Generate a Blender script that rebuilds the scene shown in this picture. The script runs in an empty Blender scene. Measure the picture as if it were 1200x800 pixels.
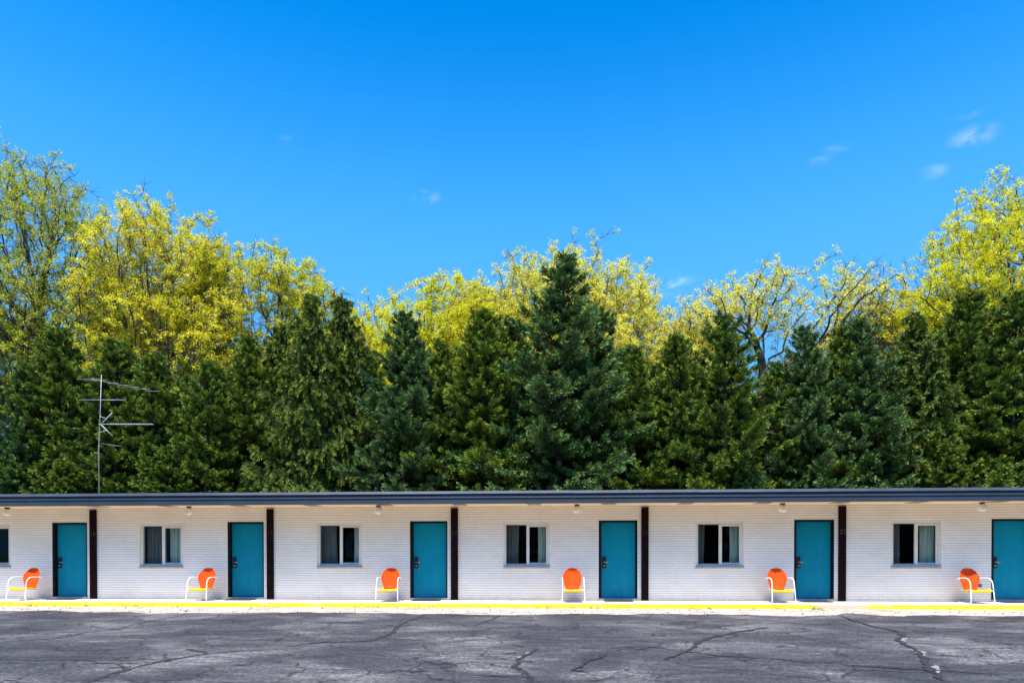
import bpy, bmesh, math, random
import numpy as np
from mathutils import Vector

R = math.radians
scene = bpy.context.scene
col = scene.collection

# ------------------------------------------------------------------ camera
cam_data = bpy.data.cameras.new("camera")
cam = bpy.data.objects.new("camera", cam_data)
col.objects.link(cam)
cam.location = (0.0, -18.0653, 1.209)
cam.rotation_euler = (R(90) - 0.0102, 0.0008, 0.0614)
cam_data.sensor_width = 36.0
cam_data.lens = 36.0 * 794.22 / 1200.0
cam_data.shift_y = (658.04 - 400.0) / 1200.0
cam_data.clip_start = 0.1
cam_data.clip_end = 2000.0
scene.camera = cam

# ------------------------------------------------------------------ light
SUN_EL = R(66.6)
SUN_AZ = R(188.0)           # clockwise from +Y
world = bpy.data.worlds.new("World")
scene.world = world
world.use_nodes = True
wn, wl = world.node_tree.nodes, world.node_tree.links
wn.clear()
w_out = wn.new("ShaderNodeOutputWorld")
bg = wn.new("ShaderNodeBackground")
sky = wn.new("ShaderNodeTexSky")
sky.sky_type = 'NISHITA'
sky.sun_disc = False
sky.sun_elevation = SUN_EL
sky.sun_rotation = SUN_AZ
sky.air_density = 1.0
sky.dust_density = 0.9
sky.ozone_density = 3.0
hs = wn.new("ShaderNodeHueSaturation")
hs.inputs['Saturation'].default_value = 1.50
hs.inputs['Hue'].default_value = 0.489
gm = wn.new("ShaderNodeGamma")
gm.inputs['Gamma'].default_value = 1.62
wl.new(sky.outputs[0], gm.inputs['Color'])
wl.new(gm.outputs[0], hs.inputs['Color'])
bg.inputs['Strength'].default_value = 0.076
# thin wisps of cloud, placed by direction on the sky
geo = wn.new("ShaderNodeTexCoord")
cn = wn.new("ShaderNodeTexNoise")
cn.inputs['Scale'].default_value = 26.0
cn.inputs['Detail'].default_value = 7.0
cn.inputs['Roughness'].default_value = 0.62
cn.inputs['Distortion'].default_value = 0.8
cmap = wn.new("ShaderNodeMapping")
cmap.inputs['Rotation'].default_value = (0, R(-22), 0)
cmap.inputs['Scale'].default_value = (0.55, 1.0, 1.7)
wl.new(geo.outputs['Generated'], cmap.inputs[0])
wl.new(cmap.outputs[0], cn.inputs['Vector'])
nr = wn.new("ShaderNodeMapRange")
nr.interpolation_type = 'SMOOTHSTEP'
nr.inputs['From Min'].default_value = 0.40
nr.inputs['From Max'].default_value = 0.68
wl.new(cn.outputs['Fac'], nr.inputs['Value'])
total = None
for d, rad, amp in [((-.1636, .8717, .4618), .018, .30), ((.156, .9195, .3608), .034, .60), ((.4539, .7677, .4522), .026, .40),
                    ((.4263, .7957, .4303), .018, .26), ((.3314, .8156, .4744), .018, .18), ((.3139, .8281, .4644), .016, .14),
                    ((.4426, .7607, .4748), .018, .16), ((-.3219, .8035, .5008), .010, .07)]:
    sub = wn.new("ShaderNodeVectorMath"); sub.operation = 'SUBTRACT'
    sub.inputs[1].default_value = d
    wl.new(geo.outputs['Generated'], sub.inputs[0])
    mp = wn.new("ShaderNodeMapping")
    mp.inputs['Rotation'].default_value = (0, R(22), 0)
    mp.inputs['Scale'].default_value = (0.75, 1.0, 1.9)
    wl.new(sub.outputs[0], mp.inputs[0])
    ln = wn.new("ShaderNodeVectorMath"); ln.operation = 'LENGTH'
    wl.new(mp.outputs[0], ln.inputs[0])
    mr = wn.new("ShaderNodeMapRange"); mr.interpolation_type = 'SMOOTHSTEP'
    mr.inputs['From Min'].default_value = rad
    mr.inputs['From Max'].default_value = 0.0
    mr.inputs['To Min'].default_value = 0.0
    mr.inputs['To Max'].default_value = amp
    wl.new(ln.outputs['Value'], mr.inputs['Value'])
    if total is None:
        total = mr.outputs[0]
    else:
        ad = wn.new("ShaderNodeMath"); ad.operation = 'ADD'
        wl.new(total, ad.inputs[0]); wl.new(mr.outputs[0], ad.inputs[1])
        total = ad.outputs[0]
mu = wn.new("ShaderNodeMath"); mu.operation = 'MULTIPLY'
wl.new(total, mu.inputs[0]); wl.new(nr.outputs[0], mu.inputs[1])
cmix = wn.new("ShaderNodeMixRGB")
wl.new(mu.outputs[0], cmix.inputs['Fac'])
sepw = wn.new("ShaderNodeSeparateXYZ")
wl.new(geo.outputs['Generated'], sepw.inputs[0])
hz = wn.new("ShaderNodeMapRange"); hz.interpolation_type = 'SMOOTHSTEP'
hz.inputs['From Min'].default_value = 0.64; hz.inputs['From Max'].default_value = 0.26
hz.inputs['To Min'].default_value = 0.0; hz.inputs['To Max'].default_value = 0.95
wl.new(sepw.outputs['Z'], hz.inputs['Value'])
hmx = wn.new("ShaderNodeMixRGB")
wl.new(hz.outputs[0], hmx.inputs['Fac'])
wl.new(hs.outputs[0], hmx.inputs['Color1'])
hmx.inputs['Color2'].default_value = (0.85, 3.3, 7.2, 1)
wl.new(hmx.outputs[0], cmix.inputs['Color1'])
cmix.inputs['Color2'].default_value = (6.5, 7.5, 9.0, 1)
wl.new(cmix.outputs[0], bg.inputs['Color'])
wl.new(bg.outputs[0], w_out.inputs['Surface'])

sun_data = bpy.data.lights.new("sun", 'SUN')
sun_data.energy = 4.6
sun_data.angle = R(0.5)
sun_data.color = (1.0, 0.95, 0.87)
sun = bpy.data.objects.new("sun", sun_data)
col.objects.link(sun)
to_sun = Vector((math.sin(SUN_AZ) * math.cos(SUN_EL), math.cos(SUN_AZ) * math.cos(SUN_EL), math.sin(SUN_EL)))
sun.rotation_euler = to_sun.to_track_quat('Z', 'Y').to_euler()
sun.location = (0, -10, 30)

scene.view_settings.view_transform = 'Standard'
scene.view_settings.look = 'None'
scene.view_settings.gamma = 1.0
scene.view_settings.exposure = 1.08

# ------------------------------------------------------------------ helpers
def tag(o, label=None, cat=None, group=None, kind=None):
    if label: o['label'] = label
    if cat: o['category'] = cat
    if group: o['group'] = group
    if kind: o['kind'] = kind
    return o

def empty(name, loc=(0, 0, 0), rz=0.0):
    o = bpy.data.objects.new(name, None)
    col.objects.link(o)
    o.location = loc
    o.rotation_euler = (0, 0, rz)
    o.empty_display_size = 0.2
    return o

def obj(name, me, mat=None, parent=None, loc=None):
    if isinstance(me, bmesh.types.BMesh):
        m = bpy.data.meshes.new(name)
        me.to_mesh(m)
        me.free()
        me = m
    if mat is not None:
        me.materials.append(mat)
    o = bpy.data.objects.new(name, me)
    col.objects.link(o)
    if parent is not None: o.parent = parent
    if loc is not None: o.location = loc
    return o

def smooth(o):
    for p in o.data.polygons: p.use_smooth = True
    return o

def bx(bm, x0, x1, y0, y1, z0, z1):
    v = [bm.verts.new(p) for p in ((x0, y0, z0), (x1, y0, z0), (x1, y1, z0), (x0, y1, z0),
                                   (x0, y0, z1), (x1, y0, z1), (x1, y1, z1), (x0, y1, z1))]
    fs = []
    for f in ((3, 2, 1, 0), (4, 5, 6, 7), (0, 1, 5, 4), (1, 2, 6, 5), (2, 3, 7, 6), (3, 0, 4, 7)):
        fs.append(bm.faces.new([v[i] for i in f]))
    return v

def bevel(bm, w, seg=2):
    bmesh.ops.bevel(bm, geom=bm.edges[:], offset=w, segments=seg, profile=0.7, affect='EDGES')

def box_bm(*a, bev=0.0):
    bm = bmesh.new()
    bx(bm, *a)
    if bev: bevel(bm, bev)
    return bm

def tube(bm, pts, r, n=8, cap=True):
    pts = [Vector(p) for p in pts]
    rings = []
    for i, p in enumerate(pts):
        a = pts[max(i - 1, 0)]; b = pts[min(i + 1, len(pts) - 1)]
        d = (b - a).normalized()
        up = Vector((1, 0, 0)) if abs(d.x) < 0.8 else Vector((0, 0, 1))
        s = d.cross(up).normalized(); t = d.cross(s).normalized()
        rr = r[i] if isinstance(r, (list, tuple)) else r
        rings.append([bm.verts.new(p + s * (math.cos(k * 2 * math.pi / n) * rr) + t * (math.sin(k * 2 * math.pi / n) * rr)) for k in range(n)])
    for a, b in zip(rings[:-1], rings[1:]):
        for k in range(n):
            bm.faces.new((a[k], a[(k + 1) % n], b[(k + 1) % n], b[k]))
    if cap:
        bm.faces.new(list(reversed(rings[0]))); bm.faces.new(rings[-1])

def raw_mesh(name, verts, faces_quads):
    """verts (N,3) array, faces (M,4) int array"""
    me = bpy.data.meshes.new(name)
    n, m = len(verts), len(faces_quads)
    me.vertices.add(n)
    me.vertices.foreach_set('co', np.ascontiguousarray(verts, dtype=np.float32).ravel())
    me.loops.add(m * 4)
    me.loops.foreach_set('vertex_index', np.ascontiguousarray(faces_quads, dtype=np.int32).ravel())
    me.polygons.add(m)
    me.polygons.foreach_set('loop_start', np.arange(0, m * 4, 4, dtype=np.int32))
    me.update(calc_edges=True)
    return me

# ------------------------------------------------------------------ materials
def mat_new(name):
    m = bpy.data.materials.new(name)
    m.use_nodes = True
    n = m.node_tree.nodes
    b = n.get('Principled BSDF')
    return m, n, m.node_tree.links, b

def ramp(n, l, src, stops):
    r = n.new('ShaderNodeValToRGB')
    el = r.color_ramp.elements
    while len(el) < len(stops): el.new(0.5)
    for e, (p, c) in zip(el, stops):
        e.position = p
        e.color = (*c, 1) if len(c) == 3 else c
    l.new(src, r.inputs[0])
    return r.outputs[0]

def noise(n, l, vec, scale, detail=3, rough=0.5, dist=0.0):
    t = n.new('ShaderNodeTexNoise')
    t.inputs['Scale'].default_value = scale
    t.inputs['Detail'].default_value = detail
    t.inputs['Roughness'].default_value = rough
    t.inputs['Distortion'].default_value = dist
    if vec is not None: l.new(vec, t.inputs['Vector'])
    return t.outputs['Fac']

def mapping(n, l, src, scale=(1, 1, 1), loc=(0, 0, 0), rot=(0, 0, 0)):
    m = n.new('ShaderNodeMapping')
    m.inputs['Scale'].default_value = scale
    m.inputs['Location'].default_value = loc
    m.inputs['Rotation'].default_value = rot
    l.new(src, m.inputs[0])
    return m.outputs[0]

def mix(n, l, fac, a, b, mode='MIX'):
    m = n.new('ShaderNodeMixRGB')
    m.blend_type = mode
    for k, v in (('Fac', fac), ('Color1', a), ('Color2', b)):
        if isinstance(v, bpy.types.NodeSocket): l.new(v, m.inputs[k])
        elif isinstance(v, (int, float)): m.inputs[k].default_value = v
        else: m.inputs[k].default_value = (*v, 1)
    return m.outputs[0]

def bump(n, l, b, h, strength, dist):
    bp = n.new('ShaderNodeBump')
    bp.inputs['Strength'].default_value = strength
    bp.inputs['Distance'].default_value = dist
    l.new(h, bp.inputs['Height'])
    l.new(bp.outputs[0], b.inputs['Normal'])
    return bp

def obj_coords(n):
    return n.new('ShaderNodeTexCoord').outputs['Object']

def painted(name, c, rough=0.5, var=0.12, scale=3.0, metallic=0.0, bumpy=0.0, spec=0.5):
    m, n, l, b = mat_new(name)
    oc = obj_coords(n)
    f = noise(n, l, oc, scale, 5, 0.6)
    lo = tuple(x * (1 - var) for x in c); hi = tuple(min(1, x * (1 + var)) for x in c)
    l.new(ramp(n, l, f, [(0.3, lo), (0.7, hi)]), b.inputs['Base Color'])
    b.inputs['Roughness'].default_value = rough
    b.inputs['Metallic'].default_value = metallic
    b.inputs['Specular IOR Level'].default_value = spec
    if bumpy:
        bump(n, l, b, noise(n, l, oc, 60, 3), bumpy, 0.002)
    return m

M = {}
# white painted brick
def brick_mat():
    m, n, l, b = mat_new('white_painted_brick')
    oc = obj_coords(n)
    sep = n.new('ShaderNodeSeparateXYZ'); l.new(oc, sep.inputs[0])
    sx = n.new('ShaderNodeMath'); sx.operation = 'ADD'
    l.new(sep.outputs['X'], sx.inputs[0]); l.new(sep.outputs['Y'], sx.inputs[1])
    cb = n.new('ShaderNodeCombineXYZ')
    l.new(sx.outputs[0], cb.inputs['X']); l.new(sep.outputs['Z'], cb.inputs['Y'])
    bt = n.new('ShaderNodeTexBrick')
    l.new(cb.outputs[0], bt.inputs['Vector'])
    bt.inputs['Color1'].default_value = (0.89, 0.82, 0.715, 1)
    bt.inputs['Color2'].default_value = (0.84, 0.775, 0.675, 1)
    bt.inputs['Mortar'].default_value = (0.71, 0.66, 0.60, 1)
    bt.inputs['Scale'].default_value = 1.0
    bt.inputs['Mortar Size'].default_value = 0.0055
    bt.inputs['Mortar Smooth'].default_value = 0.5
    bt.inputs['Bias'].default_value = -0.1
    bt.inputs['Brick Width'].default_value = 0.205
    bt.inputs['Row Height'].default_value = 0.0655
    # shadow line of the bed joints, painted into the colour
    fz = n.new('ShaderNodeMath'); fz.operation = 'DIVIDE'; fz.inputs[1].default_value = 0.0655
    l.new(sep.outputs['Z'], fz.inputs[0])
    fr_ = n.new('ShaderNodeMath'); fr_.operation = 'FRACT'; l.new(fz.outputs[0], fr_.inputs[0])
    pp = n.new('ShaderNodeMath'); pp.operation = 'PINGPONG'; pp.inputs[1].default_value = 0.5
    l.new(fr_.outputs[0], pp.inputs[0])
    # bed joints carry the painted shadow line, head joints only the mortar tone
    g = noise(n, l, oc, 0.9, 4, 0.6)
    bed = ramp(n, l, pp.outputs[0], [(0.04, (0.70, 0.68, 0.66)), (0.15, (1, 1, 1))])
    c0 = mix(n, l, 1.0, bt.outputs['Color'], bed, 'MULTIPLY')
    c = mix(n, l, 1.0, c0, ramp(n, l, g, [(0.25, (0.90, 0.885, 0.86)), (0.6, (1, 1, 1))]), 'MULTIPLY')
    # splash dirt low on the wall
    zr = n.new('ShaderNodeMapRange'); l.new(sep.outputs['Z'], zr.inputs['Value'])
    zr.inputs['From Min'].default_value = 0.0; zr.inputs['From Max'].default_value = 0.22
    zr.inputs['To Min'].default_value = 1.0; zr.inputs['To Max'].default_value = 0.0
    g2 = noise(n, l, oc, 6, 5, 0.65)
    mm = n.new('ShaderNodeMath'); mm.operation = 'MULTIPLY'
    l.new(zr.outputs[0], mm.inputs[0]); l.new(g2, mm.inputs[1])
    c = mix(n, l, mm.outputs[0], c, (0.42, 0.38, 0.36))
    l.new(c, b.inputs['Base Color'])
    b.inputs['Roughness'].default_value = 0.6
    hmix = n.new('ShaderNodeMath'); hmix.operation = 'SUBTRACT'
    gn = noise(n, l, oc, 45, 3, 0.6)
    gs = n.new('ShaderNodeMath'); gs.operation = 'MULTIPLY'; gs.inputs[1].default_value = 0.35
    l.new(gn, gs.inputs[0])
    l.new(gs.outputs[0], hmix.inputs[0]); l.new(bt.outputs['Fac'], hmix.inputs[1])
    bump(n, l, b, hmix.outputs[0], 0.6, 0.006)
    return m
M['brick'] = brick_mat()
M['soffit'] = painted('cream_soffit', (0.86, 0.68, 0.42), 0.65, 0.06, 1.2)
M['soffit_vent'] = painted('soffit_vent_paint', (0.36, 0.29, 0.19), 0.7, 0.1, 8)
M['fascia'] = painted('slate_blue_metal', (0.026, 0.036, 0.052), 0.5, 0.18, 1.5, spec=0.3)
M['cap'] = painted('pale_blue_drip_edge', (0.040, 0.048, 0.066), 0.5, 0.25, 2.5, spec=0.4)
M['roof'] = painted('roof_gravel', (0.22, 0.21, 0.20), 0.9, 0.3, 30, bumpy=0.4)
M['post'] = painted('dark_brown_wood', (0.011, 0.0028, 0.002), 0.7, 0.35, 6, bumpy=0.3, spec=0.08)
M['number'] = painted('dull_number_metal', (0.060, 0.046, 0.043), 0.5, 0.15, 9)
M['number_faint'] = painted('painted_over_number', (0.020, 0.009, 0.008), 0.5, 0.15, 9)
def door_mat():
    m, n, l, b = mat_new('teal_door_paint')
    oc = obj_coords(n)
    f = noise(n, l, mapping(n, l, oc, (1, 1, 0.4)), 5, 5, 0.6)
    c = ramp(n, l, f, [(0.3, (0.001, 0.205, 0.285)), (0.7, (0.003, 0.245, 0.33))])
    oi = n.new('ShaderNodeObjectInfo')
    c = mix(n, l, 1.0, c, ramp(n, l, oi.outputs['Random'], [(0.0, (0.88, 0.90, 0.90)), (1.0, (1.08, 1.06, 1.05))]), 'MULTIPLY')
    sp = n.new('ShaderNodeSeparateXYZ'); l.new(oc, sp.inputs[0])
    lo = n.new('ShaderNodeMapRange'); l.new(sp.outputs['Z'], lo.inputs['Value'])
    lo.inputs['From Min'].default_value = 0.05; lo.inputs['From Max'].default_value = 0.40
    lo.inputs['To Min'].default_value = 0.13; lo.inputs['To Max'].default_value = 0.0
    sc = noise(n, l, mapping(n, l, oc, (1, 1, 0.35)), 14, 6, 0.7)
    sm = n.new('ShaderNodeMath'); sm.operation = 'ADD'; l.new(sc, sm.inputs[0]); l.new(lo.outputs[0], sm.inputs[1])
    c = mix(n, l, ramp(n, l, sm.outputs[0], [(0.66, (0, 0, 0)), (0.76, (0.55, 0.55, 0.55))]), c, (0.02, 0.06, 0.07))
    l.new(c, b.inputs['Base Color'])
    b.inputs['Specular IOR Level'].default_value = 0.12
    b.inputs['Roughness'].default_value = 0.5
    bump(n, l, b, noise(n, l, oc, 5, 2), 0.15, 0.01)
    return m
M['door'] = door_mat()
M['black'] = painted('black_frame_paint', (0.006, 0.007, 0.008), 0.6, 0.2, 8, spec=0.15)
M['lock'] = painted('black_lock_plate', (0.012, 0.009, 0.008), 0.35, 0.2, 20)
M['steel'] = painted('brushed_steel', (0.55, 0.50, 0.42), 0.3, 0.1, 20, metallic=0.9)
M['threshold'] = painted('aluminium_threshold', (0.30, 0.31, 0.33), 0.45, 0.2, 12)
M['wframe'] = painted('cream_window_frame', (0.70, 0.66, 0.56), 0.5, 0.06, 4)
M['wdark'] = painted('dark_screen_frame', (0.05, 0.055, 0.05), 0.5, 0.2, 4)
M['wsill'] = painted('blue_grey_sash_rail', (0.42, 0.44, 0.45), 0.45, 0.1, 5)
M['bsill'] = painted('tan_sill_brick', (0.50, 0.41, 0.30), 0.75, 0.25, 9, bumpy=0.4)
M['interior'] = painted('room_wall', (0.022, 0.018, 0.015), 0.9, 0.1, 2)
M['orange'] = painted('orange_enamel', (0.54, 0.058, 0.0015), 0.5, 0.2, 7, spec=0.15)
M['yellow'] = painted('yellow_enamel', (0.80, 0.47, 0.004), 0.45, 0.06, 7, spec=0.2)
M['white'] = painted('white_enamel', (0.84, 0.82, 0.80), 0.3, 0.05, 9)
M['galv'] = painted('galvanised_aluminium', (0.26, 0.26, 0.25), 0.5, 0.25, 14, metallic=0.3)
M['array'] = painted('light_grey_aluminium', (0.42, 0.41, 0.41), 0.5, 0.2, 14)
M['matt'] = painted('black_rubber_mat', (0.012, 0.011, 0.011), 0.9, 0.3, 60, bumpy=0.5)
M['lampbase'] = painted('bronze_lamp_base', (0.045, 0.032, 0.02), 0.5, 0.2, 10)
M['outlet'] = painted('grey_outlet_cover', (0.10, 0.12, 0.11), 0.5, 0.1, 10)
def globe_mat():
    m, n, l, b = mat_new('opal_glass')
    b.inputs['Base Color'].default_value = (0.80, 0.77, 0.70, 1)
    b.inputs['Roughness'].default_value = 0.15
    b.inputs['Subsurface Weight'].default_value = 0.3
    b.inputs['Subsurface Radius'].default_value = (0.05, 0.05, 0.05)
    f = noise(n, l, obj_coords(n), 9, 3)
    l.new(ramp(n, l, f, [(0.3, (0.74, 0.71, 0.63)), (0.7, (0.83, 0.81, 0.75))]), b.inputs['Base Color'])
    return m
M['globe'] = globe_mat()
def glass_mat(name, tint, refl):
    m, n, l, b = mat_new(name)
    n.remove(b)
    out = n.get('Material Output')
    tr = n.new('ShaderNodeBsdfTransparent'); tr.inputs[0].default_value = (*tint, 1)
    gl = n.new('ShaderNodeBsdfGlossy'); gl.inputs['Roughness'].default_value = 0.02
    gl.inputs['Color'].default_value = (0.8, 0.9, 0.9, 1)
    fr = n.new('ShaderNodeFresnel'); fr.inputs['IOR'].default_value = refl
    bp = n.new('ShaderNodeBump'); bp.inputs['Strength'].default_value = 0.15; bp.inputs['Distance'].default_value = 0.02
    l.new(noise(n, l, obj_coords(n), 1.6, 2), bp.inputs['Height'])
    l.new(bp.outputs[0], gl.inputs['Normal'])
    mx = n.new('ShaderNodeMixShader')
    l.new(fr.outputs[0], mx.inputs[0]); l.new(tr.outputs[0], mx.inputs[1]); l.new(gl.outputs[0], mx.inputs[2])
    l.new(mx.outputs[0], out.inputs['Surface'])
    return m
M['glass'] = glass_mat('window_glass', (0.85, 0.9, 0.88), 1.18)
M['screen'] = glass_mat('insect_screen_glass', (0.62, 0.63, 0.64), 1.14)
M['curtain'] = painted('pale_curtain', (0.70, 0.72, 0.64), 0.9, 0.08, 4)

def walk_mat():
    m, n, l, b = mat_new('walk_concrete')
    oc = obj_coords(n)
    f = noise(n, l, oc, 1.3, 6, 0.65)
    c = ramp(n, l, f, [(0.3, (0.64, 0.55, 0.43)), (0.65, (0.76, 0.67, 0.54))])
    f2 = noise(n, l, oc, 40, 4, 0.7)
    c = mix(n, l, 0.35, c, ramp(n, l, f2, [(0.35, (0.35, 0.32, 0.29)), (0.55, (0.82, 0.79, 0.74))]), 'MULTIPLY')
    l.new(c, b.inputs['Base Color'])
    b.inputs['Roughness'].default_value = 0.85
    bump(n, l, b, f2, 0.3, 0.004)
    return m
M['walk'] = walk_mat()
def kerb_mat():
    m, n, l, b = mat_new('yellow_kerb_paint')
    oc = obj_coords(n)
    f = noise(n, l, mapping(n, l, oc, (0.55, 2, 3)), 4.0, 7, 0.72)
    sep = n.new('ShaderNodeSeparateXYZ'); l.new(oc, sep.inputs[0])
    # a worn length right of the fifth door, local x about 6 to 7.4
    a = n.new('ShaderNodeMapRange'); a.interpolation_type = 'SMOOTHSTEP'
    d = n.new('ShaderNodeMath'); d.operation = 'SUBTRACT'; d.inputs[1].default_value = 7.05
    ab = n.new('ShaderNodeMath'); ab.operation = 'ABSOLUTE'
    l.new(sep.outputs['X'], d.inputs[0]); l.new(d.outputs[0], ab.inputs[0]); l.new(ab.outputs[0], a.inputs['Value'])
    a.inputs['From Min'].default_value = 0.9; a.inputs['From Max'].default_value = 0.35
    a.inputs['To Min'].default_value = 0.0; a.inputs['To Max'].default_value = 0.22
    s = n.new('ShaderNodeMath'); s.operation = 'ADD'
    l.new(f, s.inputs[0]); l.new(a.outputs[0], s.inputs[1])
    wear = ramp(n, l, s.outputs[0], [(0.575, (0, 0, 0)), (0.65, (1, 1, 1))])
    tone = noise(n, l, oc, 1.1, 3)
    c = mix(n, l, wear, ramp(n, l, tone, [(0.3, (0.62, 0.43, 0.004)), (0.7, (0.72, 0.55, 0.006))]), (0.48, 0.37, 0.26))
    l.new(c, b.inputs['Base Color'])
    b.inputs['Roughness'].default_value = 0.6
    bump(n, l, b, f, 0.4, 0.01)
    return m
M['kerb'] = kerb_mat()
def gutter_mat():
    m, n, l, b = mat_new('gravelly_gutter_concrete')
    oc = obj_coords(n)
    f = noise(n, l, mapping(n, l, oc, (0.6, 1.4, 1)), 2.2, 8, 0.7)
    f2 = noise(n, l, mapping(n, l, oc, (1, 0.5, 1)), 13, 6, 0.8)
    c = ramp(n, l, f, [(0.34, (0.20, 0.17, 0.15)), (0.43, (0.34, 0.30, 0.25)), (0.62, (0.54, 0.48, 0.40))])
    c = mix(n, l, 0.75, c, ramp(n, l, f2, [(0.38, (0.16, 0.13, 0.11)), (0.48, (0.80, 0.77, 0.72)), (0.7, (1, 1, 1))]), 'MULTIPLY')
    l.new(c, b.inputs['Base Color'])
    b.inputs['Roughness'].default_value = 0.95
    bump(n, l, b, f2, 0.8, 0.02)
    return m
M['gutter'] = gutter_mat()
def asphalt_mat():
    m, n, l, b = mat_new('weathered_asphalt')
    oc = obj_coords(n)
    big = noise(n, l, mapping(n, l, oc, (0.8, 1.0, 1), rot=(0, 0, 0.3)), 0.55, 7, 0.62, 0.6)
    c = ramp(n, l, big, [(0.36, (0.020, 0.019, 0.0215)), (0.5, (0.038, 0.0362, 0.0375)), (0.62, (0.088, 0.083, 0.081))])
    mid = noise(n, l, mapping(n, l, oc, (0.45, 1.5, 1), rot=(0, 0, -0.12)), 3.0, 8, 0.75, 0.8)
    c = mix(n, l, 1.0, c, ramp(n, l, mid, [(0.36, (0.60, 0.60, 0.63)), (0.5, (0.97, 0.96, 0.97)), (0.58, (1.4, 1.34, 1.28)), (0.68, (2.1, 1.98, 1.9))]), 'MULTIPLY')
    fine = noise(n, l, oc, 55, 5, 0.85)
    c = mix(n, l, 0.9, c, ramp(n, l, fine, [(0.38, (0.40, 0.40, 0.42)), (0.52, (1.0, 1.0, 1.0)), (0.66, (2.6, 2.5, 2.4))]), 'MULTIPLY')
    wob = n.new('ShaderNodeTexNoise'); wob.inputs['Scale'].default_value = 1.7; wob.inputs['Detail'].default_value = 5
    l.new(oc, wob.inputs['Vector'])
    wv = n.new('ShaderNodeVectorMath'); wv.operation = 'SCALE'; wv.inputs['Scale'].default_value = 0.9
    l.new(wob.outputs['Color'], wv.inputs[0])
    wa = n.new('ShaderNodeVectorMath'); wa.operation = 'ADD'
    l.new(oc, wa.inputs[0]); l.new(wv.outputs[0], wa.inputs[1])
    vo = n.new('ShaderNodeTexVoronoi'); vo.feature = 'DISTANCE_TO_EDGE'; vo.inputs['Scale'].default_value = 0.85
    l.new(wa.outputs[0], vo.inputs['Vector'])
    hair = ramp(n, l, vo.outputs['Distance'], [(0.008, (0.26, 0.22, 0.22)), (0.021, (1, 1, 1))])
    hm = ramp(n, l, noise(n, l, oc, 0.5, 2), [(0.28, (0, 0, 0)), (0.40, (1, 1, 1))])
    c = mix(n, l, hm, c, mix(n, l, 1.0, c, hair, 'MULTIPLY'))
    sp = noise(n, l, oc, 17, 4, 0.8)
    c = mix(n, l, 1.0, c, ramp(n, l, sp, [(0.38, (0.45, 0.45, 0.46)), (0.5, (1.0, 1.0, 1.0)), (0.60, (1.9, 1.85, 1.8))]), 'MULTIPLY')
    l.new(c, b.inputs['Base Color'])
    b.inputs['Roughness'].default_value = 0.8
    b.inputs['Specular IOR Level'].default_value = 0.35
    bump(n, l, b, fine, 0.5, 0.008)
    return m
M['asphalt'] = asphalt_mat()
M['crack'] = painted('crack_filler', (0.016, 0.010, 0.010), 0.75, 0.4, 14, bumpy=0.5)
M['chip'] = painted('pale_broken_edge', (0.20, 0.165, 0.155), 0.9, 0.4, 14, bumpy=0.5)
def grass_mat():
    m, n, l, b = mat_new('lawn')
    oc = obj_coords(n)
    f = noise(n, l, oc, 0.5, 8, 0.7)
    l.new(ramp(n, l, f, [(0.3, (0.035, 0.06, 0.015)), (0.7, (0.09, 0.13, 0.03))]), b.inputs['Base Color'])
    b.inputs['Roughness'].default_value = 0.95
    return m
M['grass'] = grass_mat()

def foliage_mat(name, dark, light, transl, nscale=0.8, warm=None, rough=0.6, tip=None):
    m, n, l, b = mat_new(name)
    n.remove(b)
    out = n.get('Material Output')
    oc = obj_coords(n)
    f = noise(n, l, oc, nscale, 3, 0.6)
    c = ramp(n, l, f, [(0.32, dark), (0.66, light)])
    f2 = noise(n, l, oc, 9.0, 2, 0.6)
    c = mix(n, l, 1.0, c, ramp(n, l, f2, [(0.35, (0.72, 0.74, 0.75)), (0.65, (1.3, 1.28, 1.15))]), 'MULTIPLY')
    if warm:
        f3 = noise(n, l, oc, 2.6, 2, 0.5)
        c = mix(n, l, ramp(n, l, f3, [(0.5, (0, 0, 0)), (0.68, (0.7, 0.7, 0.7))]), c, warm)
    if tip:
        at = n.new('ShaderNodeAttribute'); at.attribute_name = 'growth_highlight'  # paler tips: fresh shoots plus sunlit highlights painted into the needle colour
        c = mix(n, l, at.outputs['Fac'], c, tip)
    oi = n.new('ShaderNodeObjectInfo')
    c2 = ramp(n, l, oi.outputs['Random'], [(0.0, (0.82, 0.88, 0.95)), (0.5, (1, 1, 1)), (1.0, (1.08, 1.05, 0.97))])
    c = mix(n, l, 1.0, c, c2, 'MULTIPLY')
    df = n.new('ShaderNodeBsdfDiffuse'); tl = n.new('ShaderNodeBsdfTranslucent')
    gl = n.new('ShaderNodeBsdfGlossy'); gl.inputs['Roughness'].default_value = rough
    l.new(c, df.inputs[0]); l.new(c, tl.inputs[0])
    mx = n.new('ShaderNodeMixShader'); mx.inputs[0].default_value = transl
    l.new(df.outputs[0], mx.inputs[1]); l.new(tl.outputs[0], mx.inputs[2])
    mx2 = n.new('ShaderNodeMixShader'); mx2.inputs[0].default_value = 0.012
    l.new(mx.outputs[0], mx2.inputs[1]); l.new(gl.outputs[0], mx2.inputs[2])
    l.new(mx2.outputs[0], out.inputs['Surface'])
    return m
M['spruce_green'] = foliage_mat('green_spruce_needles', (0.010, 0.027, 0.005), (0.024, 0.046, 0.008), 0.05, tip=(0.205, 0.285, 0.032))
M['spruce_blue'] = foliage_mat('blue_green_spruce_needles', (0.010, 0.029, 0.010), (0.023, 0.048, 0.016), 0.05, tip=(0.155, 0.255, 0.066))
M['spruce_norway'] = foliage_mat('olive_spruce_needles', (0.014, 0.030, 0.006), (0.030, 0.050, 0.009), 0.06, tip=(0.185, 0.245, 0.032))
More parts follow.
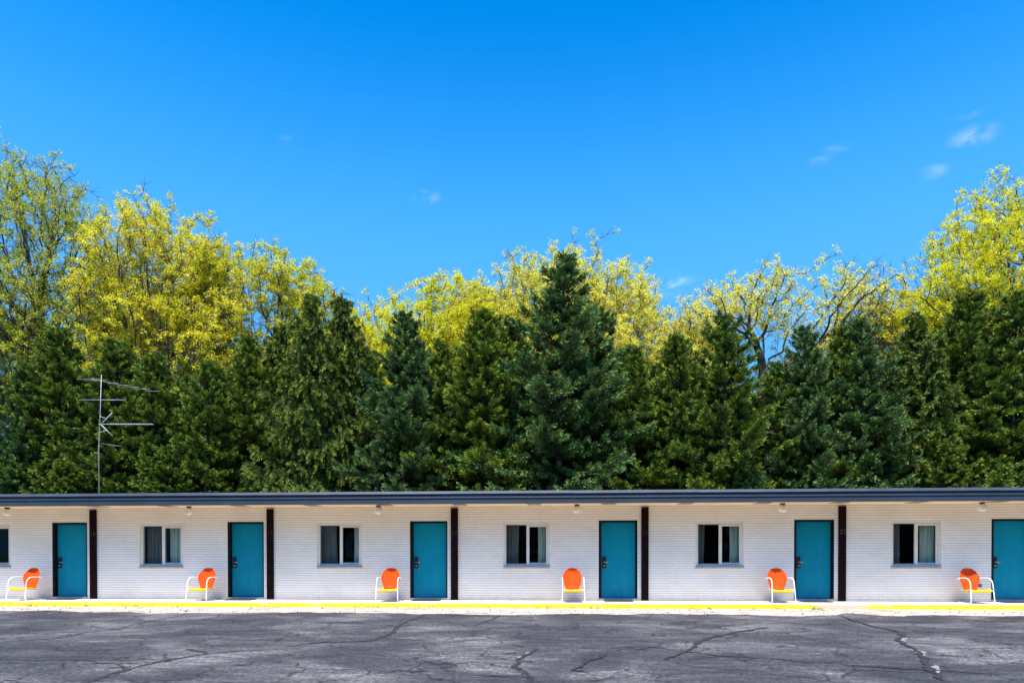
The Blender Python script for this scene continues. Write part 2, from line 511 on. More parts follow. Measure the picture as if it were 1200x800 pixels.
M['leaf_yellow'] = foliage_mat('yellow_spring_leaves', (0.60, 0.54, 0.020), (0.84, 0.74, 0.045), 0.45, 0.6, (0.46, 0.46, 0.03))
M['leaf_lime'] = foliage_mat('lime_spring_leaves', (0.56, 0.56, 0.012), (0.80, 0.74, 0.03), 0.45, 0.6)
M['leaf_pale'] = foliage_mat('pale_spring_leaves', (0.68, 0.62, 0.06), (0.86, 0.77, 0.12), 0.45, 0.6, (0.50, 0.52, 0.06))
M['leaf_green'] = foliage_mat('fresh_green_leaves', (0.30, 0.35, 0.03), (0.50, 0.52, 0.045), 0.45, 0.6, (0.52, 0.50, 0.05))
M['bark'] = painted('dark_grey_bark', (0.055, 0.042, 0.036), 0.9, 0.35, 3, bumpy=0.5)
M['bark_pale'] = painted('grey_bark', (0.060, 0.046, 0.038), 0.9, 0.3, 3, bumpy=0.5)
M['bark_spruce'] = painted('brown_spruce_bark', (0.05, 0.038, 0.03), 0.9, 0.35, 5, bumpy=0.5)
M['weed'] = painted('weed_green', (0.14, 0.22, 0.03), 0.8, 0.3, 20)

# ------------------------------------------------------------------ ground
LOT = -0.12
bm = bmesh.new()
v = [bm.verts.new(p) for p in ((-900, -900, 0), (900, -900, 0), (900, 900, 0), (-900, 900, 0))]
bm.faces.new(v)
tag(obj('lawn_ground', bm, M['grass'], loc=(0, 0, LOT - 0.02)), kind='structure')
bm = bmesh.new()
v = [bm.verts.new(p) for p in ((-60, -60, 0), (60, -60, 0), (60, -1.14, 0), (-60, -1.14, 0))]
bm.faces.new(v)
lot = tag(obj('parking_lot', bm, M['asphalt'], loc=(0, 0, LOT)), kind='structure')

rng = random.Random(5)
def wander(pts, step=0.10, amp=0.028):
    out = []
    off = 0.0
    for (a, b) in zip(pts[:-1], pts[1:]):
        a = Vector((*a, 0)); b = Vector((*b, 0))
        n = max(1, int((b - a).length / step))
        d = (b - a).normalized(); s = Vector((-d.y, d.x, 0))
        for i in range(n):
            off = off * 0.75 + rng.uniform(-amp, amp)
            out.append(a + (b - a) * (i / n) + s * off)
    out.append(Vector((*pts[-1], 0)))
    return out
def ribbon(bm, pts, w, z, wj=0.6):
    w *= 1.25
    prev = None
    n = len(pts)
    for i, p in enumerate(pts):
        a = pts[max(i - 1, 0)]; b = pts[min(i + 1, n - 1)]
        d = (b - a)
        d = d.normalized() if d.length > 1e-6 else Vector((1, 0, 0))
        s = Vector((-d.y, d.x, 0))
        ww = w * rng.uniform(1 - wj, 1 + wj) * min(1.0, 0.35 + 3.0 * min(i, n - 1 - i) / n)
        cur = (bm.verts.new((p.x + s.x * ww, p.y + s.y * ww, z)), bm.verts.new((p.x - s.x * ww, p.y - s.y * ww, z)))
        if prev: bm.faces.new((prev[0], prev[1], cur[1], cur[0]))
        prev = cur
cracks = [
    ([(-9.1, -8.6), (-8.47, -8.19), (-8.0, -7.74), (-8.03, -6.91), (-7.88, -6.22), (-8.11, -4.79), (-8.31, -3.0)], .022),
    ([(-8.6, -9.8), (-7.02, -9.88), (-5.91, -9.86), (-5.62, -10.08), (-5.34, -10.12), (-4.95, -9.97), (-4.68, -9.23), (-4.26, -8.88), (-3.6, -8.6)], .022),
    ([(-5.34, -10.12), (-4.96, -10.53), (-4.92, -10.97), (-4.91, -11.31), (-4.8, -12.5)], .024),
    ([(-4.96, -10.53), (-4.92, -10.1), (-4.85, -9.76), (-4.66, -9.25)], .016),
    ([(-4.68, -9.23), (-4.95, -8.92), (-5.22, -8.76)], .022),
    ([(-2.84, -2.95), (-2.91, -4.52), (-2.9, -5.81), (-2.75, -6.75), (-2.77, -7.67), (-2.91, -7.88), (-3.5, -7.91), (-3.92, -8.51)], .026),
    ([(-1.14, -3.0), (-1.31, -4.61), (-1.45, -5.43)], .018),
    ([(-0.62, -8.05), (-0.45, -8.32), (-0.23, -8.49), (-0.31, -8.75), (-0.45, -9.65), (-0.43, -10.16), (-0.3, -10.44), (-0.2, -10.8), (-0.21, -11.3), (-.1, -12.4)], .024),
    ([(-0.23, -8.49), (0.62, -8.35), (1.38, -8.13), (1.83, -8.63), (2.14, -9.0), (2.75, -9.19), (3.35, -9.57), (4.17, -10.01), (5.5, -10.4)], .015),
    ([(1.83, -8.63), (2.45, -7.16), (2.96, -6.43), (3.22, -6.17), (3.91, -5.44)], .034),
    ([(1.83, -8.63), (1.58, -9.03), (1.41, -9.41)], .020),
    ([(0.7, -8.85), (0.56, -9.24), (0.35, -9.93), (0.23, -10.24), (0.49, -10.45)], .018),
    ([(6.25, -2.7), (5.9, -5.03), (5.96, -6.02), (5.72, -6.64), (5.3, -7.22), (5.14, -7.92), (4.59, -9.37), (4.2, -10.4), (3.99, -10.9), (3.7, -12.4)], .030),
    ([(5.9, -6.27), (6.25, -6.13), (7.2, -5.8)], .016),
    ([(-1.03, -10.59), (-0.64, -10.67), (-0.22, -10.75)], .012),
    ([(2.9, -5.2), (4.4, -4.6), (5.8, -4.8)], .012),
    ([(7.5, -9.6), (6.9, -8.3), (7.6, -7.0), (8.6, -6.0)], .014),
    ([(-7.4, -6.9), (-6.2, -5.6), (-4.6, -4.9)], .010),
    ([(8.0, -4.4), (9.3, -4.0), (10.6, -4.3)], .014),
    ([(-12.0, -6.0), (-10.4, -6.6), (-9.2, -6.2)], .012),
]
bm = bmesh.new()
for i, (pts, w) in enumerate(cracks):
    ribbon(bm, wander(pts), w, 0.004 + 0.0006 * i)
obj('crack_filler', bm, M['crack'], lot)
bm = bmesh.new()
for k, (pts, w) in enumerate([([(5.66, -6.75), (5.40, -7.1), (5.24, -7.45)], .030), ([(5.12, -8.0), (4.93, -8.6), (4.70, -9.15)], .030),
               ([(5.9, -7.0), (5.62, -7.1)], .022), ([(4.52, -9.6), (4.27, -10.2)], .022), ([(5.35, -8.35), (5.22, -8.5)], .03), ([(5.45, -7.85), (5.3, -7.75)], .03),
               ([(-0.36, -8.75), (-0.5, -9.4)], .014)]):
    ribbon(bm, [p + Vector((.045, 0.02, 0)) for p in wander(pts, 0.09, 0.03)], w, 0.0025 + 0.0001 * k, 0.85)
obj('broken_edge', bm, M['chip'], lot)

# concrete gutter, its front edge ragged where asphalt laps over it
bm = bmesh.new()
xs = np.arange(-34, 34, 0.12)
prev = None
a1 = 0.0
for x in xs:
    a1 = a1 * 0.8 + rng.uniform(-0.09, 0.09)
    y = -2.86 + a1 + 0.12 * math.sin(x * 0.9) + 0.06 * math.sin(x * 3.1 + 1)
    if 6.15 < x < 7.1: y += 0.55 * math.sin((x - 6.15) / 0.95 * math.pi)
    cur = (bm.verts.new((x, y, 0)), bm.verts.new((x, -1.14, 0)))
    if prev: bm.faces.new((prev[0], cur[0], cur[1], prev[1]))
    prev = cur
tag(obj('concrete_gutter', bm, M['gutter'], loc=(0, 0, LOT + 0.006)), kind='structure')

# walkway slab with joints, and its yellow face
bm = bmesh.new()
x = -24.0
while x < 22.0:
    bx(bm, x + 0.004, x + 1.52, -1.10, 0.2, -0.15, 0.0)
    x += 1.524
bmesh.ops.bevel(bm, geom=[e for e in bm.edges if all(abs(v.co.z) < 1e-5 for v in e.verts)], offset=0.006, segments=1, affect='EDGES')
tag(obj('walkway', bm, M['walk'], loc=(0, 0, 0)), kind='structure')
bm = bmesh.new()
prof = [(-1.102, -0.004), (-1.112, -0.002), (-1.122, -0.008), (-1.130, -0.02), (-1.138, -0.15), (-1.102, -0.15)]
prev = None
for x in np.arange(-24, 22.01, 0.25):
    j = rng.uniform(-.002, .002)
    cur = [bm.verts.new((x, p[0] + j, p[1] + j * .5)) for p in prof]
    if prev:
        for k in range(len(prof) - 1):
            bm.faces.new((prev[k], prev[k + 1], cur[k + 1], cur[k]))
    prev = cur
kerb = tag(obj('kerb', bm, M['kerb']), kind='structure')

# ------------------------------------------------------------------ motel
S0, SP = -12.7675, 5.0558
posts = [S0 + SP * i for i in range(-1, 7)]
posts[1] += 0.03
doors = [p - 1.2093 for p in posts]
doors[6] = 11.18
wins = [-16.40, -11.42, -6.418, -1.338, 3.723, 8.698, 13.80]
WW, WZ0, WZ1 = 1.235, 0.845, 2.105
DW, DH = 1.0175, 2.124
X0, X1, CEIL, DEPTH = -20.5, 18.4, 2.51, 7.0

motel = empty('motel_building')
tag(motel, 'long low white brick motel with teal doors, brown posts and slate blue roof edge', 'motel')

bm = bmesh.new()
ops = sorted([(w, w + WW, 'w') for w in wins] + [(d, d + DW, 'd') for d in doors if d + DW < X1])
cx = X0
for a, b_, k in ops:
    bx(bm, cx, a, 0, 0.2, 0, CEIL)
    if k == 'w':
        bx(bm, a, b_, 0, 0.2, 0, WZ0); bx(bm, a, b_, 0, 0.2, WZ1, CEIL)
    else:
        bx(bm, a, b_, 0, 0.2, DH, CEIL)
    cx = b_
bx(bm, cx, X1, 0, 0.2, 0, CEIL)
bx(bm, X0, X0 + 0.2, 0.2, DEPTH, 0, CEIL)
bx(bm, X1 - 0.2, X1, 0.2, DEPTH, 0, CEIL)
bx(bm, X0, X1, DEPTH, DEPTH + 0.2, -0.13, CEIL)
obj('wall', bm, M['brick'], motel)
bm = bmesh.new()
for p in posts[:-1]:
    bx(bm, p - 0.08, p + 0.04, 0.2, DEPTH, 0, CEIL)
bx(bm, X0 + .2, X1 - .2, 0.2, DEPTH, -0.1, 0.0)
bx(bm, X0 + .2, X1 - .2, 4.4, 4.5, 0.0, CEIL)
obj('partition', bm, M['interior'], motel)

# roof: slab, fascia profile, drip edge, soffit
bm = bmesh.new()
bx(bm, X0 - 0.5, X1 + 0.5, -1.06, DEPTH + 0.6, CEIL + 0.03, CEIL + 0.27)
roof = obj('roof', bm, M['roof'], motel)
def extrude_profile(prof, x0, x1, seams=()):
    bm = bmesh.new()
    rs = []
    for x in (x0, x1):
        rs.append([bm.verts.new((x, y, z)) for y, z in prof])
    n = len(prof)
    for k in range(n):
        bm.faces.new((rs[0][k], rs[0][(k + 1) % n], rs[1][(k + 1) % n], rs[1][k]))
    bm.faces.new(rs[0]); bm.faces.new(list(reversed(rs[1])))
    bmesh.ops.recalc_face_normals(bm, faces=bm.faces)
    return bm
def lengths(x0, x1, n):
    e = [x0 + (x1 - x0) * i / n for i in range(n + 1)]
    return list(zip(e[:-1], e[1:]))
bm_all = bmesh.new()
def add_run(prof, runs, jz=0.0):
    for a, b_ in runs:
        t = extrude_profile([(y + rng.uniform(-.0015, .0015), z) for y, z in prof], a + 0.002, b_ - 0.002)
        if jz:
            sh0 = rng.uniform(-jz, jz); sh1 = rng.uniform(-jz, jz)
            for vv in t.verts: vv.co.z += sh0 if vv.co.x < (a + b_) / 2 else sh1
        me = bpy.data.meshes.new('tmp'); t.to_mesh(me); t.free()
        bm_all.from_mesh(me); bpy.data.meshes.remove(me)
fx0, fx1 = X0 - 0.52, X1 + 0.52
add_run([(-1.108, 2.497), (-1.104, 2.612), (-1.064, 2.612), (-1.064, 2.497)], lengths(fx0, fx1, 11))
add_run([(-1.122, 2.641), (-1.108, 2.722), (-1.064, 2.722), (-1.064, 2.641)], lengths(fx0, fx1, 12), 0.002)
obj('fascia', bm_all, M['fascia'], roof)
bm_all = bmesh.new()
add_run([(-1.140, 2.735), (-1.146, 2.750), (-1.126, 2.812), (-1.064, 2.822), (-1.064, 2.735)], lengths(fx0, fx1, 13), 0.003)
obj('drip_edge', bm_all, M['cap'], roof)
bm = box_bm(X0 - 0.5, X1 + 0.5, -1.062, -0.002, CEIL, CEIL + 0.028)
soffit = obj('soffit', bm, M['soffit'], roof)
vent_bm = bmesh.new()
bx(vent_bm, -0.17, -0.012, -0.26, 0.20, -0.012, -0.002)
bx(vent_bm, 0.012, 0.17, -0.26, 0.20, -0.012, -0.002)
vent0 = None
# copies must share mesh
vx = [-12.15, -10.206, -8.241, -6.301, -4.36, -2.42, -0.50, 1.40, 3.324, 5.241, 7.111, 8.977, 10.878, 12.8]
for x in vx:
    if vent0 is None:
        vent0 = obj('soffit_vent', vent_bm, M['soffit_vent'], roof, (x, -0.62, CEIL)); o = vent0
    else:
        o = vent0.copy(); col.objects.link(o); o.parent = roof; o.location = (x, -0.62, CEIL)

# posts
digits_font = None
def digits_mesh(txt, mat):
    cu = bpy.data.curves.new('room_number', 'FONT')
    cu.body = txt; cu.size = 0.17; cu.extrude = 0.003; cu.align_x = 'CENTER'; cu.align_y = 'CENTER'
    cu.resolution_u = 3
    t = bpy.data.objects.new('tmp_text', cu)
    col.objects.link(t)
    dg = bpy.context.evaluated_depsgraph_get()
    dg.update()
    me = bpy.data.meshes.new_from_object(t.evaluated_get(dg))
    bpy.data.objects.remove(t)
    me.materials.clear()
    me.materials.append(mat)
    return me
post_bm = box_bm(-0.094, 0.094, -0.05, -0.002, 0.001, 2.468, bev=0.006)
post0 = None
nums = {1: '18', 2: '19', 3: '20', 4: '21', 5: '22'}
for i, p in enumerate(posts[:-1]):
    if post0 is None:
        post0 = obj('post', post_bm, M['post'], motel, (p, 0, 0)); o = post0
    else:
        o = post0.copy(); col.objects.link(o); o.parent = motel; o.location = (p, 0, 0)
    if i in nums:
        me = digits_mesh(nums[i], M['number'] if i == 5 else M['number_faint'])
        q = bpy.data.objects.new('room_number', me); col.objects.link(q)
        q.parent = o; q.rotation_euler = (R(90), 0, 0); q.location = (0.008, -0.054, 1.80)

# doors
def build_door(x):
    slab = obj('door', box_bm(0.075, DW - 0.045, 0.115, 0.16, 0.075, DH - 0.05, bev=0.003), M['door'], motel, (x, 0, 0))
    bm = bmesh.new()
    bx(bm, 0.0, 0.06, 0.006, 0.19, 0.0, DH); bx(bm, DW - 0.035, DW, 0.006, 0.19, 0.0, DH)
    bx(bm, 0.06, DW - 0.035, 0.006, 0.19, DH - 0.042, DH)
    bx(bm, 0.06, 0.072, 0.10, 0.112, 0.07, DH - 0.042)
    obj('door_frame', bm, M['black'], slab)
    obj('threshold', box_bm(-0.0, DW, -0.03, 0.19, 0.001, 0.062, bev=0.006), M['threshold'], slab, (0, 0, 0.0))
    bm = bmesh.new()
    bx(bm, 0.10, 0.20, 0.095, 0.116, 1.03, 1.16); bevel(bm, 0.006)
    bx(bm, 0.102, 0.198, 0.091, 0.116, 0.86, 1.01)
    bx(bm, 0.125, 0.175, 0.080, 0.095, 1.07, 1.12)
    obj('lock_plate', bm, M['lock'], slab)
    bm = bmesh.new()
    tube(bm, [(0.15, 0.095, 1.018), (0.15, 0.055, 1.018)], 0.016, 10)
    tube(bm, [(0.15, 0.055, 1.018), (0.19, 0.048, 1.016), (0.27, 0.050, 1.014)], [0.013, 0.010, 0.008], 8)
    tube(bm, [(0.15, 0.092, 0.925), (0.15, 0.075, 0.925)], 0.020, 12)
    smooth(obj('door_lever', bm, M['steel'], slab))
    for z in (0.35, 1.10, 1.85):
        bm = bmesh.new()
        tube(bm, [(DW - 0.04, 0.105, z - 0.05), (DW - 0.04, 0.105, z + 0.05)], 0.009, 8)
        obj('hinge', bm, M['black'], slab)
    return slab
door0 = build_door(doors[0])
for d in doors[1:]:
    if d + DW > X1: continue
    c = door0.copy(); col.objects.link(c); c.parent = motel; c.location = (d, 0, 0)
    for ch in list(door0.children):
        k = ch.copy(); col.objects.link(k); k.parent = c

# windows
def curtain_mesh(x0, x1, z0, z1, y, folds, amp, seed):
    r = random.Random(seed)
    bm = bmesh.new()
    n = max(12, int(folds * 10))
    cols = []
    ph = r.uniform(0, 6)
    for i in range(n + 1):
        t = i / n
        x = x0 + (x1 - x0) * t
        c = []
        for j in range(7):
            s = j / 6
            yy = y + amp * math.sin(t * folds * 2 * math.pi + ph + 0.5 * math.sin(t * 9 + seed)) * (0.6 + 0.4 * s) + amp * .3 * math.sin(t * folds * 4.7 + s)
            c.append(bm.verts.new((x + 0.01 * math.sin(s * 3 + i), yy, z1 + (z0 - z1) * s)))
        cols.append(c)
    for a, b_ in zip(cols[:-1], cols[1:]):
        for j in range(6):
            bm.faces.new((a[j], a[j + 1], b_[j + 1], b_[j]))
    return bm
def build_window(x, cl, cr, first=None):
    """cl, cr: (start, end) of curtain in each pane, metres from the opening's left edge"""
    z0, z1 = WZ0 + 0.065, WZ1
    if first is None:
        bm = bmesh.new()      # outer cream frame: two jambs, head, bottom
        bx(bm, 0, 0.068, 0.035, 0.17, z0, z1 - 0.09)
        bx(bm, WW - 0.05, WW, 0.035, 0.17, z0, z1 - 0.09)
        bx(bm, 0, WW, 0.032, 0.17, z1 - 0.088, z1)
        bx(bm, 0.068, WW - 0.05, 0.05, 0.17, z0, z0 + 0.03)
        fr = obj('window', bm, M['wframe'], motel, (x, 0, 0))
        bm = bmesh.new()      # right sash proud of the left
        bx(bm, 0.612, 0.690, 0.052, 0.10, z0 + 0.032, z1 - 0.095)
        bx(bm, WW - 0.098, WW - 0.052, 0.052, 0.10, z0 + 0.032, z1 - 0.095)
        bx(bm, 0.690, WW - 0.098, 0.052, 0.10, z1 - 0.145, z1 - 0.095)
        obj('sash', bm, M['wframe'], fr)
        bm = bmesh.new()
        bx(bm, 0.690, WW - 0.098, 0.053, 0.10, z0 + 0.032, z0 + 0.095)
        bx(bm, 0.072, 0.612, 0.060, 0.13, z0 + 0.032, z0 + 0.068)
        bx(bm, 0.0, WW, 0.0, 0.05, z0 - 0.012, z0 + 0.024)
        obj('bottom_rail', bm, M['wsill'], fr)
        bm = bmesh.new()
        bx(bm, 0.072, 0.098, 0.10, 0.14, z0 + 0.07, z1 - 0.093)
        bx(bm, 0.098, 0.612, 0.10, 0.14, z1 - 0.115, z1 - 0.093)
        obj('screen_frame', bm, M['wdark'], fr)
        bm = box_bm(-0.01, WW + 0.01, -0.035, 0.034, WZ0, WZ0 + 0.05, bev=0.006)
        obj('sill', bm, M['bsill'], fr)
        obj('pane', box_bm(0.098, 0.612, 0.112, 0.116, z0 + 0.068, z1 - 0.115), M['screen'], fr)
        obj('pane', box_bm(0.690, WW - 0.098, 0.074, 0.078, z0 + 0.095, z1 - 0.145), M['glass'], fr)
    else:
        fr = first.copy(); col.objects.link(fr); fr.parent = motel; fr.location = (x, 0, 0)
        for ch in first.children:
            if ch.name.startswith('curtain'): continue
            k = ch.copy(); col.objects.link(k); k.parent = fr
    for (a, b_) in (cl, cr):
        if b_ > a:
            smooth(obj('curtain', curtain_mesh(a, b_, z0 + 0.0, z1 - 0.02, 0.26, (b_ - a) * 11, 0.040, int(x * 10) % 97), M['curtain'], fr))
    return fr
spec = [((0, 0), (0, 0)), ((0.03, 0.63), (0.70, 1.22)), ((0.03, 0.47), (0.95, 1.22)), ((0.03, 0.40), (0.91, 1.22)), ((0.03, 0.28), (0.93, 1.22)),
        ((0.03, 0.33), (0.82, 1.22)), ((0.03, 0.3), (0.9, 1.22))]
w0 = None
for x, (cl, cr) in zip(wins, spec):
    w = build_window(x, cl, cr, w0)
    if w0 is None: w0 = w

# ------------------------------------------------------------------ porch lamps
lamp_x = [-14.789, -9.702, -4.58, 0.596, 5.769, 10.615]
lamp_lab = ['white globe porch lamp above the leftmost orange chair', 'white globe porch lamp above the orange chair left of the second teal door',
            'white globe porch lamp left of the third teal door, above the third chair', 'white globe porch lamp above the orange chair nearest the middle window',
            'white globe porch lamp above the chair touching the fifth teal door', 'white globe porch lamp above the rightmost orange chair']
lamp0 = None
for x, lb in zip(lamp_x, lamp_lab):
    if lamp0 is None:
        e = empty('porch_lamp', (x, -0.55, CEIL))
        bm = bmesh.new()
        prof = [(0.062, 0), (0.062, -0.03), (0.045, -0.04), (0.045, -0.055)]
        tube(bm, [(0, 0, -0.001), (0, 0, -0.012), (0, 0, -0.035), (0, 0, -0.052)], [0.064, 0.066, 0.060, 0.048], 20)
        smooth(obj('lamp_base', bm, M['lampbase'], e))
        bm = bmesh.new()
        bmesh.ops.create_uvsphere(bm, u_segments=24, v_segments=16, radius=0.112)
        for vv in bm.verts: vv.co.z = vv.co.z * 0.92 - 0.140
        smooth(obj('lamp_globe', bm, M['globe'], e))
        lamp0 = e
    else:
        e = lamp0.copy(); col.objects.link(e); e.location = (x, -0.55, CEIL)
        for ch in lamp0.children:
            k = ch.copy(); col.objects.link(k); k.parent = e
    tag(e, lb, 'lamp', 'globe lamps under the motel eave')

# ------------------------------------------------------------------ chairs
def arc(c, r, a0, a1, n, x):
    return [(x, c[0] + r * math.cos(R(a0 + (a1 - a0) * i / n)), c[1] + r * math.sin(R(a0 + (a1 - a0) * i / n))) for i in range(n + 1)]
def build_chair():
    """faces -Y; origin on the ground under the seat"""
    e = empty('lawn_chair')
    # back shell: rounded clamshell, cupped, with pressed vertical ribs
    bm = bmesh.new()
    nu, nv = 34, 26
    H, zb = 0.545, 0.325
    tilt = 0.24
    def halfw(t):           # t 0 bottom .. 1 top
        s = t * H
        if s > 0.30:
            q = (s - 0.30) / 0.25
            return 0.245 * math.sqrt(max(0.0, 1 - q * q))
        q = (0.30 - s) / 0.30
        return 0.245 - 0.092 * q ** 1.5
    grid = []
    for j in range(nv + 1):
        t = j / nv
        t = math.sin(t * math.pi / 2) if True else t
        row = []
        hw = max(halfw(t), 0.03 if t < 1 else 0.03)
        for i in range(nu + 1):
            u = -1 + 2 * i / nu
            x = u * hw
            cup = -0.085 * (x / 0.245) ** 2 - 0.035 * max(0, (t - 0.75) / 0.25) ** 2 - 0.015 * max(0, (0.18 - t) / 0.18) ** 1.5
            rib = 0.0
            if abs(x) < 0.13 and 0.10 < t < 0.86:
                rib = 0.005 * math.sin((x / 0.13) * math.pi * 3.5 + 1.57)
            row.append(bm.verts.new((x, 0.20 + tilt * t * H + cup + rib, zb + t * H)))
        grid.append(row)
    for j in range(nv):
        for i in range(nu):
            bm.faces.new((grid[j][i], grid[j][i + 1], grid[j + 1][i + 1], grid[j + 1][i]))
    bmesh.ops.recalc_face_normals(bm, faces=bm.faces)
    b = smooth(obj('backrest', bm, M['orange'], e))
    m = b.modifiers.new('s', 'SOLIDIFY'); m.thickness = 0.009; m.offset = 0
    # seat: dished with rolled front lip
    bm = bmesh.new()
    prof = [(-0.262, 0.345), (-0.278, 0.358), (-0.280, 0.378), (-0.268, 0.394), (-0.245, 0.401), (-0.15, 0.396), (-0.02, 0.376), (0.10, 0.362), (0.18, 0.372), (0.215, 0.392)]
    rows = []
    for (y, z) in prof:
        z -= 0.058
        hw = 0.238 - max(0, y) * 0.16
        row = []
        for i in range(25):
            u = -1 + i / 12
            edge = max(0, (abs(u) - 0.86) / 0.14)
            dz = 0.018 * edge - 0.010 * (1 - u * u)
            rib = 0.003 * math.sin(u * 12) if -0.22 < y < 0.15 and abs(u) < .75 else 0
            yy = y + (0.022 * u * u if y < -0.2 else 0)
            row.append(bm.verts.new((u * hw, yy, z + dz + rib)))
        rows.append(row)
    for a, b_ in zip(rows[:-1], rows[1:]):
        for i in range(24):
            bm.faces.new((a[i], a[i + 1], b_[i + 1], b_[i]))
    bmesh.ops.recalc_face_normals(bm, faces=bm.faces)
    s = smooth(obj('seat', bm, M['yellow'], e))
    m = s.modifiers.new('s', 'SOLIDIFY'); m.thickness = 0.008; m.offset = 0
    # tubular sides: arm, front leg and floor runner in one bend
    for sx in (-1, 1):
        X = 0.268 * sx
        pts = [(X * 0.955, 0.29, 0.600), (X, 0.20, 0.618), (X * 1.01, 0.06, 0.628), (X * 1.01, -0.04, 0.628)]
        pts += [(X * 1.01, *p[1:]) for p in arc((-0.07, 0.448), 0.18, 90, 176, 9, 0)]
        pts += [(X * 1.03, -0.262, 0.36), (X * 1.045, -0.285, 0.20), (X * 1.06, -0.298, 0.09)]
        pts += [(X * 1.06, *p[1:]) for p in arc((-0.238, 0.077), 0.062, 180, 268, 6, 0)]
        pts += [(X * 1.05, -0.08, 0.0135), (X * 1.02, 0.14, 0.0135), (X * 0.93, 0.235, 0.014), (X * 0.80, 0.27, 0.014)]
        bm = bmesh.new()
        tube(bm, pts, 0.0108, 10)
        smooth(obj('arm_frame', bm, M['white'], e))
    bm = bmesh.new()
    tube(bm, [(-0.215, 0.27, 0.014), (0.215, 0.27, 0.014)], 0.0110, 10)
    smooth(obj('cross_tube', bm, M['white'], e))
    bm = bmesh.new()
    tube(bm, [(-0.268, -0.255, 0.322), (-0.20, -0.235, 0.296), (0.20, -0.235, 0.296), (0.268, -0.255, 0.322)], 0.0095, 8)
    smooth(obj('seat_tube', bm, M['white'], e))
    bm = bmesh.new()
    tube(bm, [(-0.262, 0.24, 0.606), (-0.17, 0.285, 0.56), (0.17, 0.285, 0.56), (0.262, 0.24, 0.606)], 0.0095, 8)
    smooth(obj('back_tube', bm, M['white'], e))
    return e
chair0 = build_chair()
chair_spec = [(-14.22, -0.64, -5, 'orange lawn chair beside the first teal door, leftmost of the row'),
              (-9.28, -0.66, -4, 'orange lawn chair with yellow seat left of the second teal door'),
              (-4.275, -0.67, 2, 'orange lawn chair with yellow seat left of the third teal door'),
              (0.487, -0.68, 2, 'orange lawn chair with yellow seat left of the fourth teal door, facing straight out'),
              (5.67, -0.66, 1, 'orange lawn chair with yellow seat nearly touching the edge of the fifth teal door'),
              (10.42, -0.60, 3, 'orange lawn chair with white arms at the last teal door, rightmost of the row')]
for i, (x, y, rz, lb) in enumerate(chair_spec):
    if i == 0: e = chair0
    else:
        e = chair0.copy(); col.objects.link(e)
        for ch in list(chair0.children):
            k = ch.copy(); col.objects.link(k); k.parent = e
    e.location = (x, y, 0.001); e.rotation_euler = (0, 0, R(rz))
    tag(e, lb, 'chair', 'orange and yellow lawn chairs along the walkway')

# door mats
mat0 = None
mlab = ['first', 'second', 'third', 'fourth', 'fifth', 'sixth']
for i, d in enumerate(doors[1:7]):
    if mat0 is None:
        mat0 = obj('doormat', box_bm(-0.37, 0.37, -0.20, 0.20, 0, 0.018, bev=0.006), M['matt']); o = mat0
    else:
        o = mat0.copy(); col.objects.link(o)
    o.location = (d + DW / 2 + rng.uniform(-.05, .05), -0.245, 0.001)
    tag(o, 'thin black doormat in front of the %s teal door from the left' % mlab[i], 'doormat', 'doormats at the motel doors')

# outlet on the wall behind the last chair
e = empty('wall_outlet', (10.86, 0, 0.42))
obj('outlet_box', box_bm(-0.055, 0.055, -0.04, -0.001, -0.04, 0.04, bev=0.006), M['outlet'], e)
obj('outlet_lid', box_bm(-0.06, 0.06, -0.052, -0.042, -0.044, 0.044, bev=0.004), M['outlet'], e)
tag(e, 'small grey outlet box on white brick behind the rightmost orange chair', 'outlet')

# ------------------------------------------------------------------ aerial on the roof
e = empty('tv_antenna', (-13.62, 1.5, CEIL + 0.27))
tag(e, 'tall thin metal television antenna mast standing on the motel roof', 'antenna')
bm = bmesh.new()
tube(bm, [(0, 0, 0), (0.0, 0, 1.6), (0.05, 0, 2.6), (0.10, 0, 3.83)], [0.017, 0.016, 0.013, 0.010], 8)
tube(bm, [(0, 0, 0.0), (0, 0, 0.05)], [0.07, 0.05], 8)
smooth(obj('mast', bm, M['galv'], e))
bm = bmesh.new()
a = Vector((-0.16, -0.12, 3.68)); d = Vector((1.02, 1.5, -0.02))
tube(bm, [a, a + d], 0.007, 6)
pd = Vector((1.0, -0.02, 0.0)).normalized()
for t, ln in ((0.0, 0.62), (0.10, 0.62), (0.34, 0.34), (0.50, 0.40), (0.66, 0.46), (0.82, 0.50), (1.0, 0.50)):
    c = a + d * t
    off = -0.18 if t < 0.2 else 0.0
    tube(bm, [c - pd * (ln / 2 - off * 0 + (0.12 if t < .2 else 0)), c + pd * (ln / 2)], 0.006, 6)
smooth(obj('upper_array', bm, M['galv'], e))
bm = bmesh.new()
tube(bm, [(-0.62, 0.03, 3.10), (0.88, -0.03, 3.06)], 0.011, 8)
smooth(obj('dipole', bm, M['galv'], e))
bm = bmesh.new()
zc = 2.34
tube(bm, [(0.02, -0.03, zc + 0.01), (1.80, -0.14, zc - 0.035)], 0.009, 6)
for k in range(17):
    t = 0.22 + k * 0.046
    x = 0.02 + 1.78 * t; y = -0.03 - 0.11 * t; z = zc + 0.01 - 0.045 * t
    tube(bm, [(x, y - 0.09, z), (x, y + 0.09, z)], 0.005, 5)
    tube(bm, [(x, y, z - 0.028), (x, y, z + 0.028)], 0.005, 5)
for sz in (-1, 1):
    tube(bm, [(0.10, -0.05, zc), (0.46, -0.05, zc + sz * 0.34)], 0.011, 6)
    tube(bm, [(0.06, -0.05, zc + sz * 0.24), (0.30, -0.05, zc + sz * 0.17)], 0.008, 6)
smooth(obj('corner_array', bm, M['array'], e))
bm = bmesh.new()
tube(bm, [(0.06, 0, 1.78), (0.70, 0.03, 1.69)], 0.006, 6)
